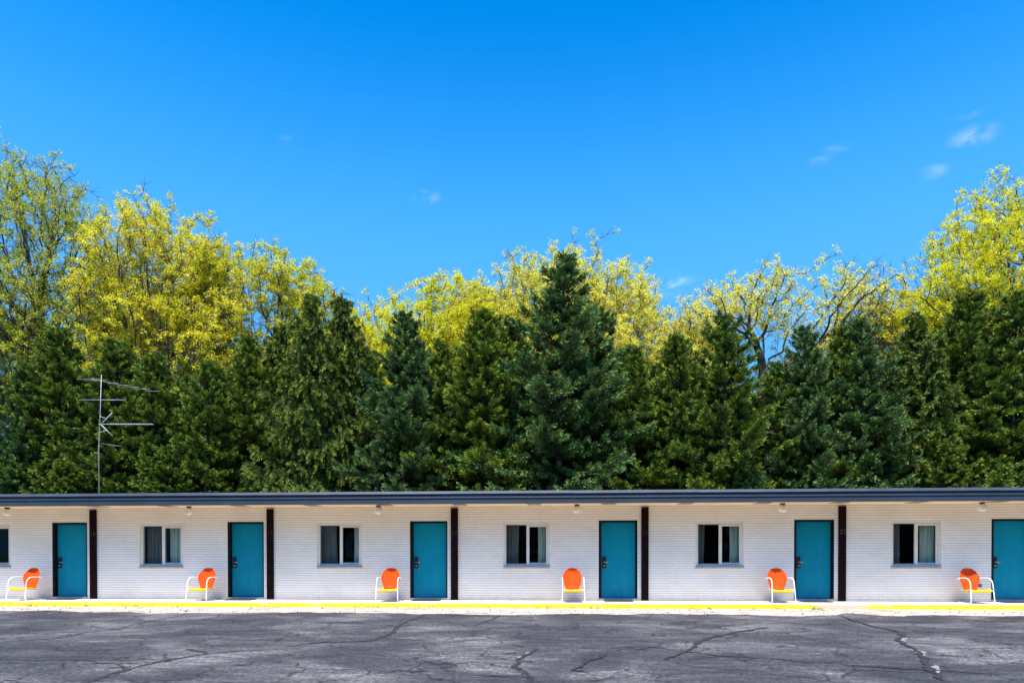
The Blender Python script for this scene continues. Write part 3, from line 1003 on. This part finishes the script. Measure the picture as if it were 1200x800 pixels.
smooth(obj('stay_rod', bm, M['galv'], e))

# ------------------------------------------------------------------ weeds at the kerb
rw = np.random.default_rng(3)
cl = [(6.25, -1.30, 20, .05), (6.35, -1.5, 14, .05), (-8.6, -2.7, 8, .04)]
for k in range(70):
    cl.append((rw.uniform(-16, 13), -1.17 - abs(rw.normal(0, 0.03)), int(rw.integers(2, 7)), rw.uniform(.015, .04)))
for k in range(60):
    cl.append((rw.uniform(-16, 13), -2.8 + rw.normal(0, 0.12), int(rw.integers(2, 6)), rw.uniform(.012, .035)))
V, F = [], []
for (x, y, n_, h) in cl:
    for q in range(n_):
        a = rw.uniform(0, 6.28); b0 = np.array([x + rw.normal(0, .05), y + rw.normal(0, .03), LOT + 0.006])
        dr = np.array([math.cos(a), math.sin(a), 0]); wv = np.array([-dr[1], dr[0], 0]) * rw.uniform(.006, .014)
        hh = h * rw.uniform(.6, 1.5)
        i0 = len(V)
        V += [b0 - wv, b0 + wv, b0 + dr * hh * .5 + [0, 0, hh] + wv * .6, b0 + dr * hh * .8 + [0, 0, hh * 1.1] - wv * .2]
        F.append((i0, i0 + 1, i0 + 2, i0 + 3))
me = raw_mesh('weeds', np.array(V), np.array(F))
tag(obj('weeds', me, M['weed']), 'sparse small green weeds growing along the yellow kerb and gutter', 'weeds', kind='stuff')
# loose stones and debris lying in the gutter
bm = bmesh.new()
for k in range(420):
    x = rw.uniform(-17, 14); y = -1.3 - abs(rw.normal(0, 1.0))
    if y < -3.4: continue
    s = rw.uniform(.006, .022)
    g = bmesh.ops.create_icosphere(bm, subdivisions=1, radius=s)['verts']
    for vv in g:
        vv.co = Vector((vv.co.x * rw.uniform(.7, 1.4) + x, vv.co.y * rw.uniform(.7, 1.3) + y, vv.co.z * 0.7 + LOT + 0.006 + s * .4))
tag(obj('loose_gravel', bm, M['chip']), 'loose gravel and grit scattered over the pale gutter', 'gravel', kind='stuff')

# ------------------------------------------------------------------ spruces
def norm(a):
    return a / np.maximum(np.linalg.norm(a, axis=-1, keepdims=True), 1e-9)
def leaf_quads(c, d, length, width, rg, roll_up=0.0):
    """rhombus leaves: c base (N,3), d unit direction"""
    N = len(c)
    rnd = rg.normal(size=(N, 3))
    if roll_up: rnd = rnd * (1 - roll_up) + np.cross(d, np.array([0, 0, 1.0])) * roll_up * 2
    w = rnd - (rnd * d).sum(1, keepdims=True) * d
    w = norm(w)
    L = length[:, None]; W = width[:, None]
    v = np.stack([c, c + d * L * 0.45 + w * W, c + d * L, c + d * L * 0.45 - w * W], 1)
    return v
def quads_to_mesh(name, v):
    n = len(v)
    return raw_mesh(name, v.reshape(-1, 3), np.arange(n * 4).reshape(n, 4))
def tube_np(pa, pb, ra, rb, k=5):
    """prisms from pa to pb (N,3)"""
    d = norm(pb - pa)
    up = np.where(np.abs(d[:, 2:3]) < 0.9, np.array([[0, 0, 1.0]]), np.array([[1.0, 0, 0]]))
    s = norm(np.cross(d, up)); t = np.cross(d, s)
    an = np.arange(k) * 2 * np.pi / k
    ring = np.cos(an)[None, :, None] * s[:, None, :] + np.sin(an)[None, :, None] * t[:, None, :]
    A = pa[:, None, :] + ring * ra[:, None, None]; B = pb[:, None, :] + ring * rb[:, None, None]
    V = np.concatenate([A, B], 1).reshape(-1, 3)
    base = (np.arange(len(pa)) * 2 * k)[:, None, None]
    q = np.array([[i, (i + 1) % k, k + (i + 1) % k, k + i] for i in range(k)])[None]
    return V, (base + q).reshape(-1, 4)

def spruce(seed, H, Rb, kind):
    rg = np.random.default_rng(seed)
    Q = []; G = []; BA, BB, RA, RB_ = [], [], [], []
    UP = np.array([0, 0, 1.0])
    nor = kind == 'norway'
    z = 0.45
    while z < H - 0.12:
        rel = z / H
        nb = int(rg.integers(7, 10)) if rel < 0.8 else 6
        ph = rg.uniform(0, 6.28)
        for k in range(nb):
            if rg.random() < 0.15: continue
            L = (Rb * 1.26 * (1 - rel) ** 0.84 + 0.12) * rg.uniform(0.48, 1.28)
            phi = ph + k * 6.283 / nb + rg.normal(0, .25)
            u = np.array([math.cos(phi), math.sin(phi), 0.]); p = np.array([-u[1], u[0], 0.])
            e1 = (-0.28 + 1.15 * rel ** 1.3) if nor else (-0.32 + 1.15 * rel ** 1.7)
            e2 = 0.22
            e1 += rg.normal(0, .09)
            z0 = z + rg.normal(0, .05)
            ss = np.linspace(0, 1, 7)
            ax = u * (L * ss)[:, None] + p * (rg.normal(0, .12) * L * ss ** 2)[:, None]
            ax[:, 2] += z0 + L * (e1 * ss + e2 * ss ** 2)
            BA.append(ax[:-1]); BB.append(ax[1:])
            rr = (0.012 + 0.010 * L) * (1 - ss * 0.85)
            RA.append(rr[:-1]); RB_.append(rr[1:])
            # flat spray of side shoots, thickest toward the end of the branch
            ns = max(3, int(3 + L * (5.5 if not nor else 8.0)))
            s = np.sort(rg.uniform(0.05, 0.98, ns) ** 0.85)
            sg = np.where(np.arange(ns) % 2 == 0, 1, -1)
            base = np.stack([np.interp(s, ss, ax[:, i]) for i in range(3)], 1)
            tl = np.clip((0.42 * L * (1.12 - s) + 0.16) * rg.uniform(0.65, 1.2, ns), 0.16, 0.95)
            slope = e1 + 2 * e2 * s
            fwd = norm(u[None] + UP[None] * slope[:, None])
            if nor:
                td = fwd * 0.5 + p[None] * (sg * rg.uniform(.25, .8, ns))[:, None] - UP[None] * rg.uniform(.2, 1.3, ns)[:, None]
            else:
                td = fwd * 0.9 + p[None] * (sg * rg.uniform(.55, 1.1, ns))[:, None] + UP[None] * rg.normal(-0.13, .09, ns)[:, None]
            td = norm(td)
            # the branch's own outer part counts as a shoot too
            base = np.concatenate([base, [ax[3] * .5 + ax[4] * .5]]); td = np.concatenate([td, norm(ax[6:7] - ax[4:5])])
            tl = np.concatenate([tl, [0.48 * L + 0.08]])
            # needles: a bottle brush round every shoot
            per = 190 if not nor else 180
            nq = np.maximum(7, (tl * per).astype(int))
            idx = np.repeat(np.arange(len(base)), nq)
            tt = rg.uniform(0.0, 1.0, len(idx)) ** 0.85
            c = base[idx] + td[idx] * (tl[idx] * tt)[:, None]
            c[:, 2] += tl[idx] * ((-0.30 * tt ** 2) if nor else (-0.10 * tt + 0.20 * tt ** 2.5))
            rad = rg.normal(size=(len(idx), 3))
            rad = rad - (rad * td[idx]).sum(1, keepdims=True) * td[idx]
            rad = norm(rad + UP * (0.7 if not nor else -0.1))
            thick = 0.048 + 0.03 * rg.random(len(idx))
            c += rad * (thick * rg.uniform(0, 1, len(idx)))[:, None]
            rk = rg.uniform(.35, 1.0, len(idx)) * (0.5 if nor else 1.0)
            dd = norm(td[idx] * rg.uniform(.5, 1.1, len(idx))[:, None] + rad * rk[:, None])
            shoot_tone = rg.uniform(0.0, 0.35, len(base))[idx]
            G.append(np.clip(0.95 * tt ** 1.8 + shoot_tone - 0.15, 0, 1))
            wl_ = rg.uniform(.08, .15, len(idx))
            Q.append(leaf_quads(c, dd, wl_, rg.uniform(.011, .021, len(idx)), rg))
        z += rg.uniform(0.46, 0.70) * (1.12 - 0.62 * rel)
    # leader spike
    n = 130
    tz = rg.uniform(H - 1.1, H + 0.1, n)
    c = np.stack([rg.normal(0, .03, n), rg.normal(0, .03, n), tz], 1)
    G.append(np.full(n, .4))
    Q.append(leaf_quads(c, norm(rg.normal(0, .7, (n, 3)) + np.array([0, 0, .8])), rg.uniform(.10, .20, n), rg.uniform(.016, .028, n), rg))
    # trunk
    zs = np.linspace(0, H, 13)
    tp = np.stack([0.03 * np.sin(zs + seed), 0.03 * np.cos(zs * 1.3), zs], 1)
    tr = 0.17 * (H / 12) * (1 - zs / H) ** 0.9 + 0.012
    V1, F1 = tube_np(tp[:-1], tp[1:], tr[:-1], tr[1:], 9)
    V2, F2 = tube_np(np.concatenate(BA), np.concatenate(BB), np.concatenate(RA), np.concatenate(RB_), 4)
    trunk = raw_mesh('trunk', np.concatenate([V1, V2]), np.concatenate([F1, F2 + len(V1)]))
    crown = quads_to_mesh('crown', np.concatenate(Q))
    g = np.concatenate(G)
    at = crown.attributes.new('growth_highlight', 'FLOAT', 'FACE')  # per needle: new shoots and painted sun highlight, strongest at shoot tips
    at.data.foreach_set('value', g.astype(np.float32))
    trunk.materials.append(M['bark_spruce'])
    return trunk, crown

SPR = []
for seed, H, Rb, kind, mt in [(11, 12.0, 2.7, 'dense', 'spruce_green'), (12, 12.0, 2.9, 'dense', 'spruce_green'), (13, 12.0, 2.6, 'dense', 'spruce_blue'),
                              (14, 12.0, 2.8, 'dense', 'spruce_blue'), (15, 12.0, 2.5, 'norway', 'spruce_norway'), (16, 12.0, 2.8, 'norway', 'spruce_norway'),
                              (17, 12.0, 3.0, 'dense', 'spruce_green')]:
    t, c = spruce(seed, H, Rb, kind)
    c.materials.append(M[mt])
    SPR.append((t, c))
def place_spruce(k, x, y, top, rz, wide, label, group='spruces in a row behind the motel', name='spruce_tree'):
    e = empty(name, (x, y, LOT), rz)
    s = (top - LOT) / 12.0
    e.scale = (s * wide, s * wide, s)
    e.rotation_euler = (math.sin(x * 7.1) * 0.02, math.cos(x * 5.3) * 0.025, rz)
    t, c = SPR[k]
    for nm, me in (('trunk', t), ('crown', c)):
        o = bpy.data.objects.new(nm, me); col.objects.link(o); o.parent = e
    tag(e, label, 'spruce tree', group)
    return e
# kind, x at Y=12 (metres), y, top height at Y=12
rows = [
    (2, -26.9, 12.0, 10.2, 1.0, 'blue green spruce cut off by the left edge of the photo'),
    (3, -24.6, 11.4, 9.7, 1.0, 'bluish spruce left of the antenna, under the tall bare-limbed tree'),
    (0, -22.7, 12.3, 11.6, 1.05, 'green spruce left of the antenna with its tip against dark tree limbs'),
    (1, -20.1, 12.4, 11.0, 1.05, 'green spruce directly behind the antenna mast'),
    (0, -18.0, 12.6, 10.3, 1.0, 'green spruce just right of the antenna, beneath the yellow tree'),
    (6, -15.9, 11.6, 9.9, 1.0, 'low green spruce between the antenna and the drooping spruces'),
    (1, -13.6, 12.6, 10.9, 1.0, 'green spruce above the second teal door'),
    (4, -12.3, 13.2, 11.7, 0.85, 'olive drooping spruce left of the two sharp drooping tips'),
    (5, -10.95, 11.8, 12.75, 0.80, 'drooping spruce above the second window, left one of two sharp tips'),
    (4, -9.35, 12.6, 13.0, 0.76, 'drooping spruce with a thin spike top, right one of two sharp tips'),
    (3, -6.8, 11.6, 11.9, 1.0, 'narrow blue green spruce above the third teal door'),
    (6, -4.9, 12.6, 10.6, 1.0, 'short green spruce between two taller ones, above the third post'),
    (0, -3.3, 11.8, 12.0, 1.1, 'broad green spruce left of the tallest spruce, above the middle window'),
    (2, -1.6, 12.8, 11.6, 1.0, 'spruce close against the left side of the tallest spruce'),
    (3, 0.13, 11.7, 14.1, 1.1, 'tallest blue green spruce at the middle of the row'),
    (2, 1.9, 12.9, 11.9, 0.95, 'spruce close against the right side of the tallest spruce'),
    (1, 3.4, 11.8, 10.2, 1.05, 'short green spruce above the fourth teal door'),
    (0, 5.25, 12.4, 10.7, 1.05, 'green spruce left of the sharp yellow green tip above the fourth window'),
    (6, 7.45, 11.6, 11.6, 1.0, 'green spruce with a sharp tip left of the open pale tree'),
    (1, 9.4, 12.6, 9.4, 1.0, 'lowest spruce, right in front of the forked trunk of the pale open tree'),
    (3, 10.9, 11.8, 11.0, 0.9, 'blue green spruce with a narrow tip above the fifth teal door'),
    (0, 12.35, 12.5, 10.9, 0.9, 'slim green spruce in front of the bare purple twigs'),
    (2, 13.4, 11.5, 11.3, 1.1, 'dark blue green spruce right of the bare twigs'),
    (5, 15.7, 12.2, 11.4, 1.0, 'olive spruce left of the rightmost tall leafy tree'),
    (1, 17.3, 12.9, 12.1, 1.05, 'green spruce in front of the rightmost tall leafy tree'),
    (6, 19.3, 11.9, 11.9, 1.05, 'green spruce at the right edge of the photo, tip against the leafy crown'),
    (4, 21.6, 12.4, 11.2, 1.0, 'olive spruce cut off by the right edge of the photo'),
    # lower growth filling between the trunks
    (1, 16.6, 10.6, 7.0, 1.05, 'small olive green spruce standing in front of the others, above the last window'),
    (6, -1.9, 10.8, 5.9, 1.1, 'small spruce tip in front of the taller ones, above the middle window'),
    (0, -17.4, 10.6, 6.2, 1.2, 'small bright green spruce in front, just right of the antenna mast'),
    (2, 8.6, 10.6, 5.8, 1.2, 'small spruce in front of the lowest spruce, above the fifth lamp'),
    (1, -22.6, 10.5, 5.6, 1.3, 'small bright green spruce in front at the left, beneath the tall one'),
]
rr = random.Random(8)
for (k, x, y, top, wide, lb) in rows:
    # keep the direction from the camera, so the listed x belongs to Y=12
    f = (y + 18.065) / 30.065
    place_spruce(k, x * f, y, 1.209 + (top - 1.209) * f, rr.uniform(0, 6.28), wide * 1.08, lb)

back_row = [(-27.5, 15.6, 9.2, 0), (-24.2, 15.0, 9.4, 1), (-21.3, 15.4, 9.8, 2), (-18.9, 15.2, 9.0, 6), (-16.7, 15.5, 9.3, 0), (-14.5, 15.1, 9.8, 1), (-8.2, 15.3, 10.2, 6),
            (-5.8, 15.0, 9.6, 0), (-2.4, 15.5, 10.0, 2), (1.1, 15.2, 10.3, 3), (4.3, 15.4, 9.3, 6), (6.4, 15.1, 9.6, 1), (8.5, 15.6, 8.4, 0), (11.6, 15.2, 9.5, 2), (14.5, 15.4, 9.8, 0),
            (16.5, 15.0, 9.9, 1), (18.3, 15.5, 10.2, 3), (20.6, 15.2, 10.0, 6)]
places = ['at the far left edge', 'left of the antenna under the dark-limbed tree', 'just left of the antenna mast', 'right of the antenna', 'above the first window',
          'above the second teal door', 'between the drooping tips and the narrow blue green spruce', 'right of the narrow blue green spruce', 'left of the tallest spruce',
          'right of the tallest spruce', 'above the fourth post', 'left of the sharp tip near the fourth window', 'beneath the open forked tree', 'above the fifth teal door',
          'above the fifth post', 'above the last window', 'above the rightmost lamp', 'at the right edge']
for (x, y, top, k), pl in zip(back_row, places):
    f = (y + 18.065) / 30.065
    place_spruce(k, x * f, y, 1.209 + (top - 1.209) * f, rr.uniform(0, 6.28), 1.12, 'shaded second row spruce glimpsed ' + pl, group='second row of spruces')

# ------------------------------------------------------------------ broadleaf trees
def broadleaf(seed, blobs, base, n_attr, step, kill, leaf_n, leaf_len, trunk_r, leaf_frac=1.0, droop=0.0, gnarl=0.12, bias=None, trunks=None):
    rg = np.random.default_rng(seed)
    A = []
    vol = np.array([b[1][0] * b[1][1] * b[1][2] for b in blobs]); vol = vol / vol.sum()
    for (c, r), w in zip(blobs, vol):
        n = int(n_attr * w) + 8
        d = norm(rg.normal(size=(n, 3))) * (rg.uniform(0, 1, n) ** (1 / 2.4))[:, None]
        cl_n = max(6, int(r[0] * r[1] * r[2] * 0.42))
        cd = norm(rg.normal(size=(cl_n, 3))) * (rg.uniform(0.05, 1, cl_n) ** (1 / 2.2))[:, None]
        cc = np.array(c) + cd * np.array(r) * 0.92
        which = rg.integers(0, cl_n, n)
        pts = cc[which] + rg.normal(0, 1, (n, 3)) * (rg.uniform(.5, .95, cl_n)[which])[:, None]
        loose = rg.random(n) < 0.12
        A.append(np.where(loose[:, None], np.array(c) + d * np.array(r), pts))
    A = np.concatenate(A)
    nodes = []; parent = []
    starts = trunks or [((0, 0, 0), (0, 0, base))]
    for (a, b_) in starts:
        a = np.array(a, float); b_ = np.array(b_, float)
        n = int(np.linalg.norm(b_ - a) / step) + 1
        pi = -1
        for i in range(n + 1):
            t = i / n
            q = a + (b_ - a) * t + np.array([0.12 * math.sin(t * 5 + seed), 0.12 * math.cos(t * 4 + seed), 0]) * t
            nodes.append(q); parent.append(pi); pi = len(nodes) - 1
    N = np.array(nodes); P = list(parent)
    best = np.full(len(A), 1e9); bi = np.zeros(len(A), int)
    def upd(start):
        nonlocal best, bi
        d = np.linalg.norm(A[:, None] - N[None, start:], axis=2)
        j = d.argmin(1); m = d[np.arange(len(A)), j]
        k = m < best
        best[k] = m[k]; bi[k] = j[k] + start
    upd(0)
    for it in range(140):
        if len(A) == 0: break
        infl = best < 7.0 if it < 12 else best < 3.5
        if not infl.any(): break
        dirs = norm(A[infl] - N[bi[infl]])
        u, inv = np.unique(bi[infl], return_inverse=True)
        cc_ = np.bincount(np.array([q for q in P if q >= 0]), minlength=len(N))
        live = cc_[u] < 3
        acc = np.zeros((len(u), 3)); np.add.at(acc, inv, dirs)
        acc = norm(acc)
        acc = norm(acc + rg.normal(0, gnarl, acc.shape) + np.array([0, 0, 0.06]))
        new = (N[u] + acc * step)[live]
        dead = ~np.isin(bi, u[live])
        u = u[live]
        if len(u) == 0: break
        st = len(N)
        N = np.concatenate([N, new]); P += list(u)
        upd(st)
        keep = (best > kill) & ~(dead & (best < 3.5))
        # nodes that never reach their attractor: drop stale ones late
        if it > 60: keep &= rg.random(len(A)) > 0.05
        A = A[keep]; best = best[keep]; bi = bi[keep]
        if len(N) > 16000: break
    P = np.array(P)
    n = len(N)
    # add side twigs on fine nodes
    tips = np.ones(n); cnt = np.zeros(n)
    has = np.zeros(n, bool); has[P[P >= 0]] = True
    w = np.where(has, 0.0, 1.0)
    for i in range(n - 1, -1, -1):
        if P[i] >= 0: w[P[i]] += w[i]
    rad = 0.012 * np.maximum(w, 1) ** 0.52
    mx = rad[[i for i in range(n) if P[i] < 0]].max()
    rad = rad * np.where(rad > 0.05, 1, 1)
    rad = 0.011 + (rad - 0.011) * (trunk_r / mx)
    # smooth taper toward the root flare
    e = P >= 0
    pa, pb = N[P[e]], N[e]
    ra = np.minimum(rad[P[e]], rad[e] * 1.35); rb = rad[e]
    fine = np.where(w <= 7)[0]
    m = 4
    idx = np.repeat(fine, m)
    dpar = norm(N[idx] - N[np.maximum(P[idx], 0)])
    td = norm(dpar * 0.7 + rg.normal(0, .75, (len(idx), 3)) + np.array([0, 0, 0.25 - droop]))
    tl = rg.uniform(.22, .66, len(idx))
    ta, tb = N[idx], N[idx] + td * tl[:, None]
    V1, F1 = tube_np(pa, pb, ra, rb, 5)
    V2, F2 = tube_np(ta, tb, np.full(len(idx), .010), np.full(len(idx), .005), 3)
    trunk = raw_mesh('trunk', np.concatenate([V1, V2]), np.concatenate([F1, F2 + len(V1)]))
    # leaves in bunches along and at the end of the twigs
    lf = rg.random(len(idx)) < leaf_frac * 0.62
    # some patches of the crown leaf out thinner
    ph = rg.uniform(0, 6.28, 3)
    c0 = tb
    thin = np.sin(c0[:, 0] * 0.9 + ph[0]) + np.sin(c0[:, 1] * 0.8 + ph[1]) + np.sin(c0[:, 2] * 1.1 + ph[2])
    lf &= ~((thin < -0.9) & (rg.random(len(idx)) < 0.75))
    ia = np.where(lf)[0]
    nn = rg.poisson(leaf_n * 4.9, len(ia))
    ii = np.repeat(ia, nn)
    tt = np.clip(rg.beta(5, 1.1, len(ii)), 0, 1.0)
    c = ta[ii] + (tb[ii] - ta[ii]) * tt[:, None] + rg.normal(0, .085, (len(ii), 3))
    d = norm(td[ii] * 0.3 + rg.normal(0, .8, (len(ii), 3)) + np.array([0, 0, -0.1]))
    L = leaf_len * 0.62 * rg.uniform(.6, 1.3, len(ii))
    crown = quads_to_mesh('crown', leaf_quads(c, d, L, L * rg.uniform(.26, .42, len(ii)), rg))
    return trunk, crown

def place_tree(meshes, bark, leaf, x, y, rz, s, label, group='leafing trees beyond the spruces', copy_leaf=None, name='broadleaf_tree'):
    e = empty(name, (x, y, LOT), rz)
    e.scale = s if isinstance(s, tuple) else (s, s, s)
    t, c = meshes
    if len(t.materials) == 0: t.materials.append(bark)
    if len(c.materials) == 0: c.materials.append(leaf)
    for nm, me in (('trunk', t), ('crown', c)):
        o = bpy.data.objects.new(nm, me); col.objects.link(o); o.parent = e
        if nm == 'crown' and copy_leaf is not None:
            o.material_slots[0].link = 'OBJECT'; o.material_slots[0].material = copy_leaf
    tag(e, label, 'tree', group)
    return e

# A: tall spreading oak at the left edge
tA = broadleaf(21, [((0, 0, 20), (5.6, 5, 7.8)), ((3.2, 0, 16), (4.2, 4, 6.0)), ((-3.6, 0, 17), (4.8, 4, 7)), ((0.8, 0, 24.0), (4.8, 3.6, 3.4)), ((4.0, 0, 20.5), (3.4, 3, 3.6))], 8.0, 4200, 0.36, 0.46, 5.2, .155, .60, .78, gnarl=.16)
place_tree(tA, M['bark'], M['leaf_green'], -34.2, 24, 0.0, (1.0, 1.0, 0.985), 'tall sparse tree with dark limbs at the left edge of the photo')
# B: dense yellow tree
tB = broadleaf(22, [((0, 0, 17), (4.2, 4, 6.6)), ((-2.2, 0, 12), (4.0, 3.5, 5)), ((2.5, 0, 15), (3.6, 3.5, 6.0)), ((0.2, 0, 19.4), (3.6, 3.0, 3.0))], 6.0, 4600, 0.36, 0.45, 6.6, .165, .34, .95)
place_tree(tB, M['bark_pale'], M['leaf_yellow'], -25.2, 23.5, 0.0, (1.06, 1.0, 1.0), 'dense bright yellow tree above the antenna, left of the grey-stemmed trees')
# C: multi-stemmed yellow crown
tC = broadleaf(23, [((-2.4, 0, 17), (2.6, 2.6, 5.5)), ((0.6, 0, 17.2), (2.7, 2.6, 4.6)), ((3.2, 0, 14.6), (2.9, 2.6, 4.0)), ((-1, 0, 12.5), (3.6, 3, 3.5))], 4.0, 3800, 0.36, 0.45, 10.0, .155, .26, .94,
               trunks=[((-.7, 0, 0), (-1.9, 0, 10)), ((0.1, .1, 0), (0.5, 0, 10)), ((0.8, 0, 0), (2.3, 0, 9.5))])
place_tree(tC, M['bark_pale'], M['leaf_yellow'], -18.8, 24.5, 0.0, (1.18, 1.0, 1.0), 'yellow tree with several slim stems showing, right slope ending at blue sky')
# D: lime tree
tD = broadleaf(24, [((0, 0, 13.4), (3.4, 3.2, 4.8)), ((-2.4, 0, 12), (3.0, 3, 4.2)), ((2.4, 0, 14.0), (3.0, 3, 4.6))], 6.0, 3600, 0.36, 0.45, 8.5, .16, .25, .96)
place_tree(tD, M['bark_pale'], M['leaf_lime'], -8.4, 24.0, 0.0, (1.05, 1.0, 1.02), 'bright lime yellow tree right of the sharp drooping spruce tips')
# E: pale, loose crown
tE = broadleaf(25, [((0, 0, 15.6), (3.4, 3.2, 5.4)), ((-3.0, 0, 13.6), (3.2, 3, 4.6)), ((3.2, 0, 14.2), (3.2, 3, 4.6)), ((0, 0, 17.8), (3.6, 2.6, 3.0))], 5.5, 4200, 0.36, 0.46, 7.0, .155, .27, .90, gnarl=.16)
place_tree(tE, M['bark_pale'], M['leaf_pale'], -0.7, 24.5, 0.0, (1.05, 1.0, 0.96), 'pale yellow tree rising behind the tallest spruce')
# F: open spreading oak
tF = broadleaf(26, [((-3.6, 0, 16.0), (3.0, 2.6, 2.2)), ((0.2, 0, 17.4), (2.8, 2.6, 1.7)), ((4.4, 0, 16.6), (3.4, 2.6, 1.7)), ((-4.8, 0, 13.4), (2.8, 2.4, 2.0)), ((2.6, 0, 13.8), (2.4, 2.4, 1.6))], 9.6, 2100, 0.38, 0.50, 5.0, .165, .50, .78, gnarl=.20)
place_tree(tF, M['bark'], M['leaf_pale'], 13.2, 24.0, 0.0, (1.0, 1.0, 0.95), 'open wide forked tree with pale yellow leaf clusters and dark bare limbs')
# G: bare twiggy tree
tG = broadleaf(27, [((0, 0, 13.2), (3.0, 2.8, 4.0)), ((1.6, 0, 11), (2.4, 2.4, 3.2))], 7.0, 2000, 0.34, 0.45, 1.6, .12, .20, .22, gnarl=.2)
place_tree(tG, M['bark'], M['leaf_pale'], 19.2, 25.0, 0.0, (1.0, 1.0, 1.0), 'mostly bare twiggy tree between the open forked tree and the tall right one')
# H: tall greenish tree at right edge
tH = broadleaf(28, [((0, 0, 18.4), (5.0, 4.6, 6.2)), ((-3.6, 0, 15.2), (4.4, 4, 5.6)), ((3.8, 0, 16.2), (4.4, 4, 6.6)), ((0.8, 0, 21.6), (3.2, 3, 2.9))], 8.5, 5200, 0.36, 0.46, 8.0, .155, .52, .88, gnarl=.17)
place_tree(tH, M['bark'], M['leaf_lime'], 26.8, 23.5, 0.0, (1.0, 1.0, 0.93), 'tall broad lime green tree at the right edge of the photo')
# others made of the same growth forms
place_tree(tE, None, None, -4.6, 25.5, 2.2, (1.0, 1.0, 0.88), 'yellow tree left of the pale tree behind the tallest spruce', copy_leaf=M['leaf_yellow'])
place_tree(tE, None, None, 4.1, 25.0, 4.0, (0.95, .95, 0.90), 'pale yellow tree just right of the tallest spruce, with a small cloud to its right')
place_tree(tG, None, None, 8.1, 26.0, 1.2, (1.0, 1.0, 0.98), 'thin grey twiggy tree below the small cloud')
place_tree(tD, None, None, 9.0, 27.5, 1.0, (0.85, .85, 0.94), 'small pale yellow tree left of the open forked tree', copy_leaf=M['leaf_pale'])
place_tree(tC, None, None, 22.2, 27.0, 2.6, (0.9, 0.9, 0.84), 'small yellow green tree under the left side of the tall right tree', copy_leaf=M['leaf_green'])
place_tree(tB, None, None, -31.0, 30.0, 2.0, (1.0, 1.0, 0.92), 'yellow green tree low behind the dark limbs at the left', copy_leaf=M['leaf_green'])
place_tree(tC, None, None, -38.5, 27.0, 0.7, (1.0, 1.0, 0.9), 'yellow green tree at the far left edge behind the spruces', copy_leaf=M['leaf_lime'])
# far lower woodland seen only through gaps
fill = [(-27, 33, 0, 'behind the tall dark-limbed tree at the left'), (-20.5, 32, 1, 'far behind the antenna'), (-14.5, 31, 2, 'far behind the grey-stemmed yellow tree'),
        (-11, 33, 1, 'far behind the two drooping spruce tips'), (-3, 34, 0, 'far behind the broad spruce above the middle window'), (2.5, 33, 1, 'far behind the tallest spruce'),
        (8, 35, 2, 'far back under the small cloud'), (14, 33, 0, 'far behind the open forked tree'), (20, 34, 1, 'far behind the bare purple twigs'),
        (27, 33, 2, 'far behind the tall tree at the right edge'), (33, 31, 0, 'far back beyond the right edge spruces')]
src = [tD, tC, tE]
lm = [M['leaf_yellow'], M['leaf_green'], M['leaf_lime']]
for i, (x, y, k, lb) in enumerate(fill):
    place_tree(src[k], None, None, x, y, i * 1.3, (1.05, 1.05, 0.74), 'low yellow green tree glimpsed through gaps ' + lb, copy_leaf=lm[(i * 2) % 3], group='low trees far behind the spruces')

# unseen trees added across the lot to darken what the window glass mirrors
opp = [(-34, -62, 0, 'far left'), (-24, -58, 1, 'left'), (-15, -64, 0, 'left of centre'), (-6, -57, 1, 'near centre'), (4, -63, 0, 'centre'),
       (13, -58, 1, 'right of centre'), (23, -62, 0, 'right'), (33, -58, 1, 'far right')]
for i, (x, y, k, lb) in enumerate(opp):
    place_tree((tA, tB)[k], None, None, x, y, i * 1.1, (1.25, 1.25, 0.8), 'unseen green tree added across the lot, %s, mirrored in the window glass' % lb, group='unseen trees added across the lot', copy_leaf=M['leaf_green'])
    place_spruce((0, 2, 1, 3)[i % 4], x + 4.5, y + 4, 9.5, i * 0.9, 1.5, 'unseen spruce added across the lot, %s, mirrored in the window glass' % lb, group='unseen spruces added across the lot')
